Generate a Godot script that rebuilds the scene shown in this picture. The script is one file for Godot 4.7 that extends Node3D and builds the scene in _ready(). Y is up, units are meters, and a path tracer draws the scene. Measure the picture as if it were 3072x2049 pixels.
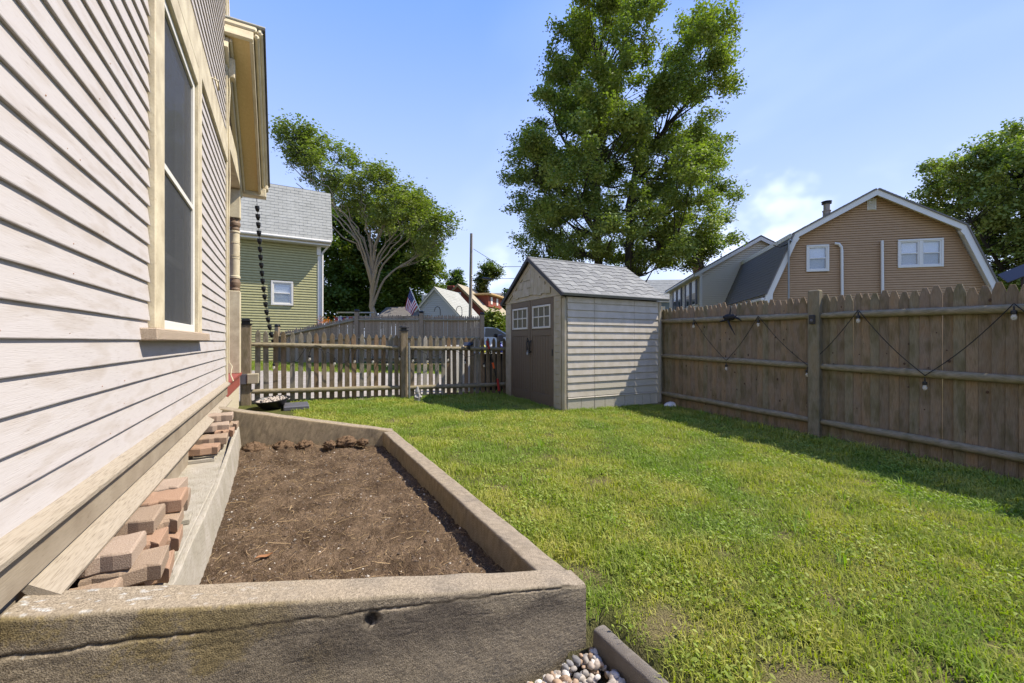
extends Node3D
# A back yard: clapboard house on the left, concrete planter, lawn, resin shed, stockade fence, neighbours beyond.
# World: x = metres out from the house siding, y up (eye at 1.2), z = -a where a = metres along the house away from the camera.

const GREY_WOOD := "weathered"
var M := {}
var NT := {}
var rng := RandomNumberGenerator.new()
var fn := FastNoiseLite.new()
var fn2 := FastNoiseLite.new()
const SUN_E := 1.18
const SKY_E := 0.84
const EXPO := 2.22
const TS := 0.48114
const TC := 0.87665

func V(x: float, y: float, a: float) -> Vector3:
	return Vector3(x, y, -a)

# ---------------------------------------------------------------- ground shape
func depth_of(x: float, a: float) -> float:
	return (x - 0.62) * TS + a * TC

func G(x: float, a: float) -> float:
	var y := 0.02 - 0.022 * clampf(x, -3.0, 8.0) + 0.018 * clampf(a, -2.0, 9.0)
	y += 0.25 * smoothstep(10.5, 15.5, depth_of(x, a))
	return y

func lawn_bump(x: float, a: float) -> float:
	return fn.get_noise_2d(x * 22.0, a * 22.0) * 0.014

func bare(x: float, a: float) -> float:
	var b := 0.0
	for s in [[5.19, 1.74, 0.17], [2.0, 5.95, 0.2], [2.5, 5.2, 0.16], [2.97, 2.75, 0.2], [2.02, 1.25, 0.22], [2.25, 0.8, 0.25], [2.7, 0.55, 0.2], [1.95, 1.7, 0.16], [3.4, 1.5, 0.12], [2.9, 1.0, 0.12], [3.5, 0.2, 0.3], [4.0, 3.2, 0.12], [3.2, 6.2, 0.2], [2.15, 3.0, 0.13]]:
		var d: float = Vector2(x - s[0], (a - s[1]) * 1.2).length() / (s[2] * 0.75)
		b = maxf(b, 1.0 - smoothstep(0.5, 1.25, d + 0.35 * fn2.get_noise_2d(x * 160.0, a * 160.0)))
	var n := fn.get_noise_2d(x * 60.0 + 400.0, a * 60.0)
	b = maxf(b, smoothstep(0.28, 0.5, n) * 0.55)
	return b

# ---------------------------------------------------------------- materials
func noise_tex(freq: float, sd: int, oct: int, cols: Array, offs: Array = [], kind := FastNoiseLite.TYPE_SIMPLEX_SMOOTH, size := 512) -> NoiseTexture2D:
	var key := str([freq, sd, oct, cols, offs, kind, size])
	if NT.has(key):
		return NT[key]
	var n := FastNoiseLite.new()
	n.noise_type = kind
	n.seed = sd
	n.frequency = freq
	n.fractal_octaves = oct
	var t := NoiseTexture2D.new()
	t.width = size
	t.height = size
	t.seamless = true
	t.seamless_blend_skirt = 0.2
	t.noise = n
	if cols.size() > 0:
		var g := Gradient.new()
		var o := PackedFloat32Array()
		var c := PackedColorArray()
		for i in cols.size():
			o.append(offs[i] if offs.size() > 0 else float(i) / maxf(1.0, cols.size() - 1))
			c.append(cols[i])
		g.offsets = o
		g.colors = c
		t.color_ramp = g
	NT[key] = t
	return t

func C(r: float, g: float, b: float) -> Color:
	return Color(r / 255.0, g / 255.0, b / 255.0)

# cols: sRGB ramp dark..light; sc: texture repeats per metre on each axis; broad: second slow ramp, multiplied
func mat(name: String, cols: Array, sc := Vector3.ONE, freq := 0.03, rough := 0.85, bump := 0.0, o := {}) -> StandardMaterial3D:
	var m := StandardMaterial3D.new()
	m.resource_name = name
	var sd: int = o.get("seed", 1)
	if cols.size() == 1:
		m.albedo_color = cols[0]
	else:
		m.albedo_texture = noise_tex(freq, sd, o.get("oct", 4), cols, o.get("offs", []), o.get("kind", FastNoiseLite.TYPE_SIMPLEX_SMOOTH))
	m.uv1_triplanar = true
	m.uv1_world_triplanar = o.get("world", true)
	m.uv1_scale = sc
	m.uv1_offset = o.get("off", Vector3(0.13, 0.37, 0.71))
	m.roughness = rough
	m.metallic = o.get("metal", 0.0)
	m.metallic_specular = o.get("spec", 0.4)
	if bump > 0.0:
		m.heightmap_enabled = true
		m.heightmap_scale = bump
		m.heightmap_texture = noise_tex(o.get("bfreq", freq), o.get("bseed", 7), o.get("boct", 4), [])
	if o.has("broad"):
		m.detail_enabled = true
		m.detail_blend_mode = BaseMaterial3D.BLEND_MODE_MUL
		m.detail_uv_layer = BaseMaterial3D.DETAIL_UV_2
		m.detail_albedo = noise_tex(o.get("brfreq", 0.012), o.get("brseed", 5), 4, o.broad, o.get("broffs", []))
		m.uv2_triplanar = true
		m.uv2_world_triplanar = o.get("world", true)
		m.uv2_scale = o.get("bscale", Vector3(0.7, 0.7, 0.7))
	m.vertex_color_use_as_albedo = o.get("vc", false)
	if o.has("backlight"):
		m.backlight_enabled = true
		m.backlight = o.backlight
	M[name] = m
	return m

func flat(name: String, c: Color, rough := 0.6, metal := 0.0) -> StandardMaterial3D:
	var m := StandardMaterial3D.new()
	m.resource_name = name
	m.albedo_color = c
	m.roughness = rough
	m.metallic = metal
	M[name] = m
	return m

func glass(name: String, a := 0.12, tint := Color(0.8, 0.88, 0.9)) -> StandardMaterial3D:
	var m := StandardMaterial3D.new()
	m.resource_name = name
	m.transparency = BaseMaterial3D.TRANSPARENCY_ALPHA
	m.albedo_color = Color(tint.r, tint.g, tint.b, a)
	m.roughness = 0.02
	M[name] = m
	return m

func make_materials() -> void:
	var W3 := [Color(0.82, 0.8, 0.78), Color(1, 1, 1)]
	mat("clapboard", [C(118, 106, 97), C(177, 170, 165), C(182, 176, 172), C(186, 180, 176)], Vector3(9, 16, 0.6), 0.03, 0.7, 0.04, {"offs": [0.0, 0.17, 0.32, 1.0], "oct": 5, "broad": [Color(0.92, 0.90, 0.87), Color(1, 1, 1), Color(0.98, 0.98, 0.98)], "bscale": Vector3(0.4, 2.0, 0.4)})
	mat("cream", [C(196, 182, 148), C(214, 203, 172), C(220, 210, 182)], Vector3(3, 3, 3), 0.03, 0.6, 0.06, {"offs": [0.0, 0.3, 1.0], "broad": W3})
	mat("tan_paint", [C(122, 110, 92), C(153, 142, 124), C(160, 149, 131)], Vector3(6, 9, 1.0), 0.03, 0.75, 0.05, {"offs": [0.0, 0.2, 1.0], "broad": W3})
	mat("peeling_wood", [C(92, 80, 66), C(148, 137, 119), C(164, 154, 137)], Vector3(14, 26, 0.7), 0.03, 0.85, 0.12, {"offs": [0.0, 0.36, 1.0], "oct": 5})
	mat("old_board", [C(96, 88, 76), C(168, 160, 147), C(192, 185, 172)], Vector3(16, 16, 0.8), 0.035, 0.9, 0.2, {"offs": [0.05, 0.28, 1.0], "oct": 5, "broad": [Color(0.85, 0.85, 0.81), Color(1, 1, 1)]})
	mat("sill_wood", [C(110, 92, 74), C(178, 160, 138), C(192, 176, 156)], Vector3(12, 12, 3), 0.03, 0.85, 0.5, {"offs": [0.05, 0.4, 1.0]})
	mat("brown_ring", [C(112, 92, 74), C(128, 108, 88)], Vector3(5, 5, 5), 0.03, 0.6)
	mat("deck_red", [C(104, 52, 44), C(136, 68, 58), C(150, 84, 72)], Vector3(8, 8, 2), 0.03, 0.6, 0.15, {"offs": [0.0, 0.3, 1.0]})
	mat("foundation", [C(176, 164, 138), C(198, 188, 164)], Vector3(2, 2, 2), 0.03, 0.9, 0.2)
	mat("white_vinyl", [C(212, 209, 198), C(222, 219, 209)], Vector3(2, 2, 2), 0.03, 0.45)
	mat("white_paint", [C(205, 204, 200), C(222, 221, 218)], Vector3(2, 2, 2), 0.03, 0.6, 0.05)
	flat("screen", Color(0.16, 0.165, 0.175), 0.7)
	M.screen.transparency = BaseMaterial3D.TRANSPARENCY_ALPHA
	M.screen.albedo_color = Color(0.25, 0.255, 0.26, 0.5)
	M.screen.roughness = 0.8
	glass("pane", 0.1)
	flat("dark_room", Color(0.16, 0.15, 0.14), 0.9)
	mat("curtain", [C(120, 120, 122), C(190, 190, 190)], Vector3(9, 0.4, 9), 0.03, 0.9)
	flat("blind", Color(0.82, 0.83, 0.85), 0.7)
	mat("concrete", [Color(0.30, 0.28, 0.25), Color(0.72, 0.70, 0.67), Color(0.86, 0.84, 0.81), Color(1, 1, 1)], Vector3(4, 4, 4), 0.085, 0.92, 0.12, {"offs": [0.0, 0.34, 0.7, 1.0], "oct": 5, "vc": true, "bfreq": 0.085, "boct": 5, "bseed": 1, "spec": 0.2})
	mat("edging", [C(70, 66, 62), C(130, 124, 116), C(160, 154, 146)], Vector3(6, 6, 6), 0.09, 0.92, 0.5, {"broad": W3})
	mat("soil", [Color(0.4, 0.37, 0.35), Color(0.82, 0.81, 0.79), Color(1, 1, 1)], Vector3(3, 3, 3), 0.07, 0.97, 0.8, {"vc": true, "oct": 5, "spec": 0.15})
	mat("clod", [C(66, 50, 38), C(112, 92, 72), C(138, 116, 92)], Vector3(3, 3, 3), 0.07, 0.97, 1.2, {"spec": 0.15, "oct": 5})
	mat("ground", [Color(0.5, 0.5, 0.5), Color(0.85, 0.85, 0.85), Color(1, 1, 1)], Vector3(3, 3, 3), 0.06, 0.97, 0.8, {"vc": true, "spec": 0.15})
	mat("driveway", [C(126, 120, 110), C(166, 160, 149), C(186, 180, 169)], Vector3(3, 3, 3), 0.08, 0.95, 0.3, {"broad": W3})
	var pv := [[C(96, 80, 64), C(142, 120, 99), C(158, 138, 116), C(192, 180, 162)], [C(92, 78, 64), C(134, 115, 96), C(150, 132, 112), C(186, 174, 156)], [C(106, 80, 60), C(150, 119, 95), C(160, 133, 110), C(192, 173, 153)], [C(102, 88, 74), C(150, 130, 112), C(164, 147, 129), C(202, 190, 174)]]
	for i in 4:
		mat("paver_%d" % i, pv[i], Vector3(4, 4, 4), 0.09, 0.92, 0.14, {"seed": 20 + i, "oct": 5, "bfreq": 0.085, "boct": 5, "bseed": 1})
	# weathered fence timber, grain upright; five tones
	var fw := [[C(80, 69, 55), C(128, 113, 94), C(148, 134, 114)], [C(76, 66, 53), C(120, 107, 89), C(140, 127, 108)], [C(80, 69, 54), C(134, 117, 95), C(152, 136, 113)], [C(78, 73, 58), C(126, 117, 96), C(144, 135, 113)], [C(80, 69, 57), C(128, 113, 96), C(148, 133, 114)]]
	for i in 5:
		mat("fence_%d" % i, fw[i], Vector3(14, 0.45, 14), 0.035, 0.9, 0.2, {"offs": [0.0, 0.35, 1.0], "seed": 30 + i, "oct": 5, "off": Vector3(0.17 * i, 0.31 * i, 0.23 * i), "broad": [Color(0.78, 0.79, 0.70), Color(1, 1, 1), Color(1, 0.95, 0.88)], "bscale": Vector3(1.2, 0.4, 1.2), "spec": 0.2})
	var pw := [[C(80, 70, 58), C(140, 125, 106), C(160, 146, 126)], [C(74, 62, 50), C(128, 112, 92), C(148, 132, 112)], [C(84, 68, 54), C(138, 114, 92), C(152, 132, 110)], [C(78, 74, 66), C(140, 132, 120), C(164, 156, 144)]]
	for i in 4:
		mat("picket_%d" % i, pw[i], Vector3(12, 0.7, 12), 0.035, 0.9, 0.25, {"offs": [0.0, 0.3, 1.0], "seed": 40 + i, "oct": 5, "off": Vector3(0.27 * i, 0.11 * i, 0.53 * i), "broad": [Color(0.74, 0.75, 0.68), Color(1, 1, 1)], "bscale": Vector3(2, 0.6, 2), "spec": 0.2})
	mat("rail_x", [C(80, 74, 58), C(146, 134, 114), C(172, 161, 142)], Vector3(0.7, 12, 12), 0.035, 0.9, 0.3, {"offs": [0.0, 0.38, 1.0], "oct": 5, "broad": [Color(0.78, 0.79, 0.68), Color(1, 1, 1)], "bscale": Vector3(1.2, 3, 1.2)})
	mat("rail_z", [C(80, 74, 58), C(146, 134, 114), C(172, 161, 142)], Vector3(12, 12, 0.7), 0.035, 0.9, 0.3, {"offs": [0.0, 0.38, 1.0], "oct": 5, "broad": [Color(0.78, 0.79, 0.68), Color(1, 1, 1)], "bscale": Vector3(1.2, 3, 1.2)})
	var bw := [[C(100, 88, 72), C(146, 130, 108), C(160, 145, 124)], [C(94, 82, 66), C(136, 121, 99), C(150, 136, 115)], [C(106, 94, 78), C(154, 139, 116), C(168, 154, 132)]]
	for i in 3:
		mat("grey_fence_%d" % i, bw[i], Vector3(9, 0.6, 9), 0.035, 0.9, 0.0, {"seed": 50 + i, "off": Vector3(0.3 * i, 0.2 * i, 0.1)})
	flat("black_plastic", Color(0.05, 0.05, 0.055), 0.45)
	flat("black_iron", Color(0.04, 0.04, 0.042), 0.55)
	flat("dark_cord", Color(0.06, 0.055, 0.045), 0.7)
	mat("galvanised", [C(120, 124, 124), C(160, 164, 164)], Vector3(5, 5, 5), 0.05, 0.45, 0.0, {"metal": 0.6})
	glass("bulb_glass", 0.35, Color(0.9, 0.88, 0.82))
	# shed resin
	mat("resin", [C(182, 173, 160), C(198, 190, 177), C(205, 198, 186)], Vector3(14, 14, 14), 0.05, 0.55, 0.04, {"broad": [Color(0.9, 0.89, 0.84), Color(1, 1, 1)], "bscale": Vector3(0.8, 0.8, 0.8)})
	mat("resin_moss", [C(134, 130, 90), C(186, 178, 162), C(198, 191, 180)], Vector3(5, 2, 5), 0.04, 0.65, 0.04, {"offs": [0.12, 0.5, 1.0], "oct": 5})
	mat("resin_trim", [C(160, 150, 134), C(178, 169, 153)], Vector3(8, 8, 8), 0.05, 0.55, 0.04, {"broad": [Color(0.88, 0.88, 0.8), Color(1, 1, 1)]})
	mat("resin_brown", [C(80, 68, 54), C(98, 85, 69), C(106, 93, 76)], Vector3(14, 1.0, 14), 0.04, 0.5, 0.05)
	flat("resin_white", Color(0.74, 0.73, 0.69), 0.55)
	flat("resin_dark_glass", Color(0.30, 0.29, 0.265), 0.25)
	flat("panel_black", Color(0.1, 0.1, 0.1), 0.5)
	for i in 3:
		mat("shingle_%d" % i, [[C(106, 107, 104), C(136, 137, 133)], [C(114, 115, 111), C(146, 147, 142)], [C(98, 99, 97), C(128, 129, 126)]][i], Vector3(8, 8, 8), 0.08, 0.75, 0.15, {"seed": 60 + i})
	flat("roof_edge", Color(0.17, 0.17, 0.18), 0.6)
	# neighbours
	mat("green_vinyl", [C(162, 158, 112), C(176, 172, 126), C(181, 177, 131)], Vector3(2, 8, 2), 0.03, 0.6, 0.0, {"broad": [Color(0.93, 0.93, 0.9), Color(1, 1, 1)]})
	mat("grey_shingle", [C(146, 147, 141), C(168, 169, 162), C(180, 180, 174)], Vector3(3, 3, 3), 0.06, 0.9, 0.0, {"broad": [Color(0.88, 0.88, 0.87), Color(1, 1, 1)], "bscale": Vector3(0.3, 0.3, 0.3)})
	mat("dark_shingle", [C(84, 80, 74), C(118, 113, 106), C(142, 137, 130)], Vector3(3, 3, 3), 0.09, 0.9)
	mat("brown_vinyl", [C(168, 138, 102), C(180, 149, 111), C(184, 153, 115)], Vector3(1.5, 5, 1.5), 0.03, 0.6, 0.0, {"broad": [Color(0.94, 0.92, 0.9), Color(1, 1, 1)]})
	mat("soffit_paint", [C(196, 170, 116), C(212, 188, 136)], Vector3(2, 2, 2), 0.03, 0.6)
	mat("beige_vinyl", [C(204, 195, 172), C(214, 205, 183)], Vector3(1.5, 5, 1.5), 0.03, 0.6)
	mat("pale_vinyl", [C(176, 180, 182), C(192, 196, 198)], Vector3(1.5, 5, 1.5), 0.03, 0.6)
	mat("red_brick", [C(112, 58, 44), C(140, 76, 60), C(130, 68, 52)], Vector3(2, 6, 2), 0.06, 0.85)
	mat("ochre_trim", [C(176, 146, 96), C(196, 166, 116)], Vector3(2, 2, 2), 0.03, 0.7)
	flat("navy_shutter", Color(0.13, 0.15, 0.2), 0.6)
	flat("blue_wall", Color(0.42, 0.5, 0.58), 0.7)
	mat("rusty_metal", [C(120, 100, 80), C(150, 140, 126), C(170, 164, 154)], Vector3(3, 3, 3), 0.04, 0.5, 0.0, {"metal": 0.3})
	mat("pole_wood", [C(112, 104, 94), C(150, 142, 130), C(166, 158, 148)], Vector3(8, 0.3, 8), 0.03, 0.9)
	flat("car_paint", Color(0.78, 0.79, 0.8), 0.25, 0.1)
	flat("car_glass", Color(0.12, 0.14, 0.16), 0.08)
	flat("rubber", Color(0.06, 0.06, 0.06), 0.8)
	flat("red_plastic", Color(0.6, 0.12, 0.1), 0.5)
	flat("orange_plastic", Color(0.85, 0.35, 0.12), 0.5)
	flat("grey_plastic", Color(0.42, 0.44, 0.46), 0.5)
	flat("blue_plastic", Color(0.14, 0.2, 0.55), 0.5)
	flat("yellow_plastic", Color(0.72, 0.72, 0.25), 0.5)
	flat("solar_cell", Color(0.17, 0.18, 0.21), 0.4)
	mat("statue_stone", [C(96, 94, 90), C(150, 148, 142), C(190, 188, 182)], Vector3(12, 12, 12), 0.06, 0.9)
	for i in 5:
		flat("pebble_%d" % i, [C(168, 158, 144), C(150, 140, 128), C(200, 166, 130), C(126, 120, 116), C(222, 216, 206)][i], 0.75)
	# bark
	mat("maple_bark", [C(40, 36, 32), C(70, 64, 56), C(86, 78, 70)], Vector3(5, 1.0, 5), 0.05, 0.95, 1.0)
	mat("pale_bark", [C(112, 98, 84), C(158, 146, 130), C(184, 174, 160)], Vector3(5, 0.8, 5), 0.05, 0.95, 0.5)
	mat("dark_bark", [C(38, 34, 28), C(62, 56, 48)], Vector3(5, 1.0, 5), 0.05, 0.95)
	for k in [["leaf", Color(0.7, 0.8, 0.3)], ["blade", Color(0.8, 0.9, 0.3)]]:
		var m := flat(k[0], Color(1, 1, 1), 0.55)
		m.metallic_specular = 0.3
		m.vertex_color_use_as_albedo = true
		m.backlight_enabled = true
		m.backlight = k[1]
	flat("straw", Color(1, 1, 1), 0.9).vertex_color_use_as_albedo = true
	flat("pebble", Color(1, 1, 1), 0.7).vertex_color_use_as_albedo = true

# ---------------------------------------------------------------- naming
func tag(o: Node, label := "", category := "", group := "", kind := "") -> Node:
	if label != "": o.set_meta("label", label)
	if category != "": o.set_meta("category", category)
	if group != "": o.set_meta("group", group)
	if kind != "": o.set_meta("kind", kind)
	return o

var used := {}
func put(called: String, parent: Node, o: Node3D) -> Node3D:
	var key := str(parent.get_instance_id()) + called
	var n: int = used.get(key, 0)
	used[key] = n + 1
	o.name = called if n == 0 else "%s_%03d" % [called, n]
	parent.add_child(o, true)
	return o

func thing(called: String, label: String, category: String, at := Vector3.ZERO, yaw := 0.0, group := "") -> Node3D:
	var o := Node3D.new()
	put(called, self, o)
	o.position = at
	o.rotation_degrees.y = yaw
	tag(o, label, category, group)
	return o

func node(called: String, parent: Node, at := Vector3.ZERO) -> Node3D:
	var o := Node3D.new()
	put(called, parent, o)
	o.position = at
	return o

func shape(called: String, parent: Node, mesh: Mesh, m: Material, at := Vector3.ZERO, rot := Vector3.ZERO) -> MeshInstance3D:
	var o := MeshInstance3D.new()
	o.mesh = mesh
	o.material_override = m
	put(called, parent, o)
	o.position = at
	o.rotation = rot
	return o

# ---------------------------------------------------------------- mesh helpers
func st0() -> SurfaceTool:
	var st := SurfaceTool.new()
	st.begin(Mesh.PRIMITIVE_TRIANGLES)
	return st

func tri(st: SurfaceTool, a: Vector3, b: Vector3, c: Vector3) -> void:   # counter-clockwise seen from outside
	var n := (b - a).cross(c - a)
	if n.length_squared() < 1e-16: return
	n = n.normalized()
	st.set_normal(n); st.add_vertex(a)
	st.set_normal(n); st.add_vertex(c)
	st.set_normal(n); st.add_vertex(b)

func quad(st: SurfaceTool, a: Vector3, b: Vector3, c: Vector3, d: Vector3) -> void:
	tri(st, a, b, c)
	tri(st, a, c, d)

# box with chamfered edges, from lo to hi
func bx(st: SurfaceTool, lo: Vector3, hi: Vector3, b := 0.0, T := Transform3D()) -> void:
	var c := (lo + hi) * 0.5
	var h := ((hi - lo) * 0.5).abs()
	b = minf(b, minf(h.x, minf(h.y, h.z)) * 0.9)
	var F := func(sx: float, sy: float, sz: float, k: int) -> Vector3:   # corner vertex lying on the face across axis k
		var p := Vector3(sx * (h.x - (0.0 if k == 0 else b)), sy * (h.y - (0.0 if k == 1 else b)), sz * (h.z - (0.0 if k == 2 else b)))
		return T * (c + p)
	for s in [1.0, -1.0]:
		for k in 3:
			var q := []
			for w in ([[-1, -1], [1, -1], [1, 1], [-1, 1]] if s > 0 else [[-1, 1], [1, 1], [1, -1], [-1, -1]]):
				var v := [0.0, 0.0, 0.0]
				v[k] = s; v[(k + 1) % 3] = w[0]; v[(k + 2) % 3] = w[1]
				q.append(F.call(v[0], v[1], v[2], k))
			quad(st, q[0], q[1], q[2], q[3])
	if b <= 0.0: return
	for k in 3:
		var i := (k + 1) % 3
		var j := (k + 2) % 3
		for si in [1.0, -1.0]:
			for sj in [1.0, -1.0]:
				var q := []
				for w in [[-1.0, i], [1.0, i], [1.0, j], [-1.0, j]]:
					var v := [0.0, 0.0, 0.0]
					v[k] = w[0]; v[i] = si; v[j] = sj
					q.append(F.call(v[0], v[1], v[2], w[1]))
				if ((q[1] - q[0]).cross(q[2] - q[0])).dot((q[0] + q[2]) * 0.5 - T * c) < 0.0: q.reverse()
				quad(st, q[0], q[1], q[2], q[3])
	for sx in [1.0, -1.0]:
		for sy in [1.0, -1.0]:
			for sz in [1.0, -1.0]:
				var p = F.call(sx, sy, sz, 0); var q = F.call(sx, sy, sz, 1); var r = F.call(sx, sy, sz, 2)
				if ((q - p).cross(r - p)).dot(p - T * c) < 0.0: tri(st, p, r, q)
				else: tri(st, p, q, r)

func box(called: String, parent: Node, lo: Vector3, hi: Vector3, m: Material, b := 0.0) -> MeshInstance3D:
	var st := st0()
	bx(st, Vector3(minf(lo.x, hi.x), minf(lo.y, hi.y), minf(lo.z, hi.z)), Vector3(maxf(lo.x, hi.x), maxf(lo.y, hi.y), maxf(lo.z, hi.z)), b)
	return shape(called, parent, st.commit(), m)

# one leaf face, shaded with n and wound to agree with it
func leaf_tri(st: SurfaceTool, a: Vector3, b: Vector3, c: Vector3, n: Vector3, k: Color) -> void:
	var v := [a, b, c] if (c - a).cross(b - a).dot(n) > 0.0 else [a, c, b]
	for p in v:
		st.set_normal(n); st.set_color(k); st.add_vertex(p)

# tube through points with radii
func tube(st: SurfaceTool, pts: Array, rad: Array, n := 8, caps := true) -> void:
	var rings := []
	var side := Vector3.ZERO
	for i in pts.size():
		var d: Vector3 = (pts[mini(i + 1, pts.size() - 1)] - pts[maxi(i - 1, 0)])
		d = d.normalized()
		if side == Vector3.ZERO:
			side = d.cross(Vector3.RIGHT if absf(d.x) < 0.8 else Vector3.UP).normalized()
		side = (side - d * side.dot(d)).normalized()
		var up := d.cross(side)
		var ring := []
		for k in n:
			var t := TAU * k / n
			ring.append([pts[i] + (side * cos(t) + up * sin(t)) * float(rad[i]), side * cos(t) + up * sin(t)])
		rings.append(ring)
	for i in rings.size() - 1:
		for k in n:
			var a = rings[i][k]; var b = rings[i][(k + 1) % n]; var c = rings[i + 1][(k + 1) % n]; var d = rings[i + 1][k]
			for v in [a, c, b, a, d, c]:
				st.set_normal(v[1]); st.add_vertex(v[0])
	if caps:
		for e in [[0, -1.0], [rings.size() - 1, 1.0]]:
			var ring = rings[e[0]]
			for k in range(1, n - 1):
				if e[1] > 0: tri(st, ring[0][0], ring[k][0], ring[k + 1][0])
				else: tri(st, ring[0][0], ring[k + 1][0], ring[k][0])

func rod(called: String, parent: Node, pts: Array, r: float, m: Material, n := 8) -> MeshInstance3D:
	var st := st0()
	var rr := []
	for p in pts: rr.append(r)
	tube(st, pts, rr, n)
	return shape(called, parent, st.commit(), m)

# revolve a profile of Vector2(radius, height)
func lathe(st: SurfaceTool, prof: Array, n := 16, at := Vector3.ZERO) -> void:
	for i in prof.size() - 1:
		var p: Vector2 = prof[i]
		var q: Vector2 = prof[i + 1]
		var dn := Vector2(q.y - p.y, -(q.x - p.x)).normalized()
		for k in n:
			var t0 := TAU * k / n
			var t1 := TAU * (k + 1) / n
			var P := func(r: Vector2, t: float) -> Vector3: return at + Vector3(cos(t) * r.x, r.y, sin(t) * r.x)
			var N := func(t: float) -> Vector3: return Vector3(cos(t) * dn.x, dn.y, sin(t) * dn.x)
			for v in [[p, t0], [p, t1], [q, t1], [p, t0], [q, t1], [q, t0]]:
				st.set_normal(N.call(v[1])); st.add_vertex(P.call(v[0], v[1]))

# extrude a polygon (x, y) along z from z0 to z1; counter-clockwise polygon
func prism(st: SurfaceTool, poly: Array, z0: float, z1: float, T := Transform3D()) -> void:
	var pv := PackedVector2Array(poly)
	var ar := 0.0
	for i in pv.size(): ar += pv[i].cross(pv[(i + 1) % pv.size()])
	if ar < 0.0: pv.reverse()
	var ix := Geometry2D.triangulate_polygon(pv)
	var flip := T.basis.determinant() < 0.0
	if flip:
		var S := T * Transform3D(Basis.from_scale(Vector3(1, 1, -1)), Vector3.ZERO)
		T = S
		var tz := z0; z0 = -z1; z1 = -tz
	for i in range(0, ix.size(), 3):
		var a := pv[ix[i]]; var b := pv[ix[i + 1]]; var c := pv[ix[i + 2]]
		if (b - a).cross(c - a) < 0.0:
			var t := b; b = c; c = t
		tri(st, T * Vector3(a.x, a.y, z1), T * Vector3(b.x, b.y, z1), T * Vector3(c.x, c.y, z1))
		tri(st, T * Vector3(a.x, a.y, z0), T * Vector3(c.x, c.y, z0), T * Vector3(b.x, b.y, z0))
	for i in pv.size():
		var a := pv[i]; var b := pv[(i + 1) % pv.size()]
		quad(st, T * Vector3(a.x, a.y, z0), T * Vector3(b.x, b.y, z0), T * Vector3(b.x, b.y, z1), T * Vector3(a.x, a.y, z1))

# smooth grid of nu x nv cells from a position function, colours from a second
func gridmesh(nu: int, nv: int, pos: Callable, col: Callable) -> ArrayMesh:
	var P := PackedVector3Array()
	var N := PackedVector3Array()
	var K := PackedColorArray()
	var I := PackedInt32Array()
	for i in nu + 1:
		for j in nv + 1:
			P.append(pos.call(float(i) / nu, float(j) / nv))
	N.resize(P.size())
	var w := nv + 1
	for i in nu:
		for j in nv:
			var a := i * w + j
			var b := a + w
			for t in [[a, b, b + 1], [a, b + 1, a + 1]]:
				var n := (P[t[1]] - P[t[0]]).cross(P[t[2]] - P[t[0]])
				for q in t: N[q] += n
				I.append(t[0]); I.append(t[2]); I.append(t[1])
	for i in N.size():
		N[i] = N[i].normalized()
		K.append(col.call(P[i], N[i]))
	var arr := []
	arr.resize(Mesh.ARRAY_MAX)
	arr[Mesh.ARRAY_VERTEX] = P
	arr[Mesh.ARRAY_NORMAL] = N
	arr[Mesh.ARRAY_COLOR] = K
	arr[Mesh.ARRAY_INDEX] = I
	var m := ArrayMesh.new()
	m.add_surface_from_arrays(Mesh.PRIMITIVE_TRIANGLES, arr)
	return m

func multi(called: String, parent: Node, mesh: Mesh, m: Material, xf: Array, cols: Array) -> MultiMeshInstance3D:
	var mm := MultiMesh.new()
	mm.transform_format = MultiMesh.TRANSFORM_3D
	mm.use_colors = true
	mm.mesh = mesh
	mm.instance_count = xf.size()
	for i in xf.size():
		mm.set_instance_transform(i, xf[i])
		mm.set_instance_color(i, cols[i])
	var o := MultiMeshInstance3D.new()
	o.multimesh = mm
	o.material_override = m
	put(called, parent, o)
	return o

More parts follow.
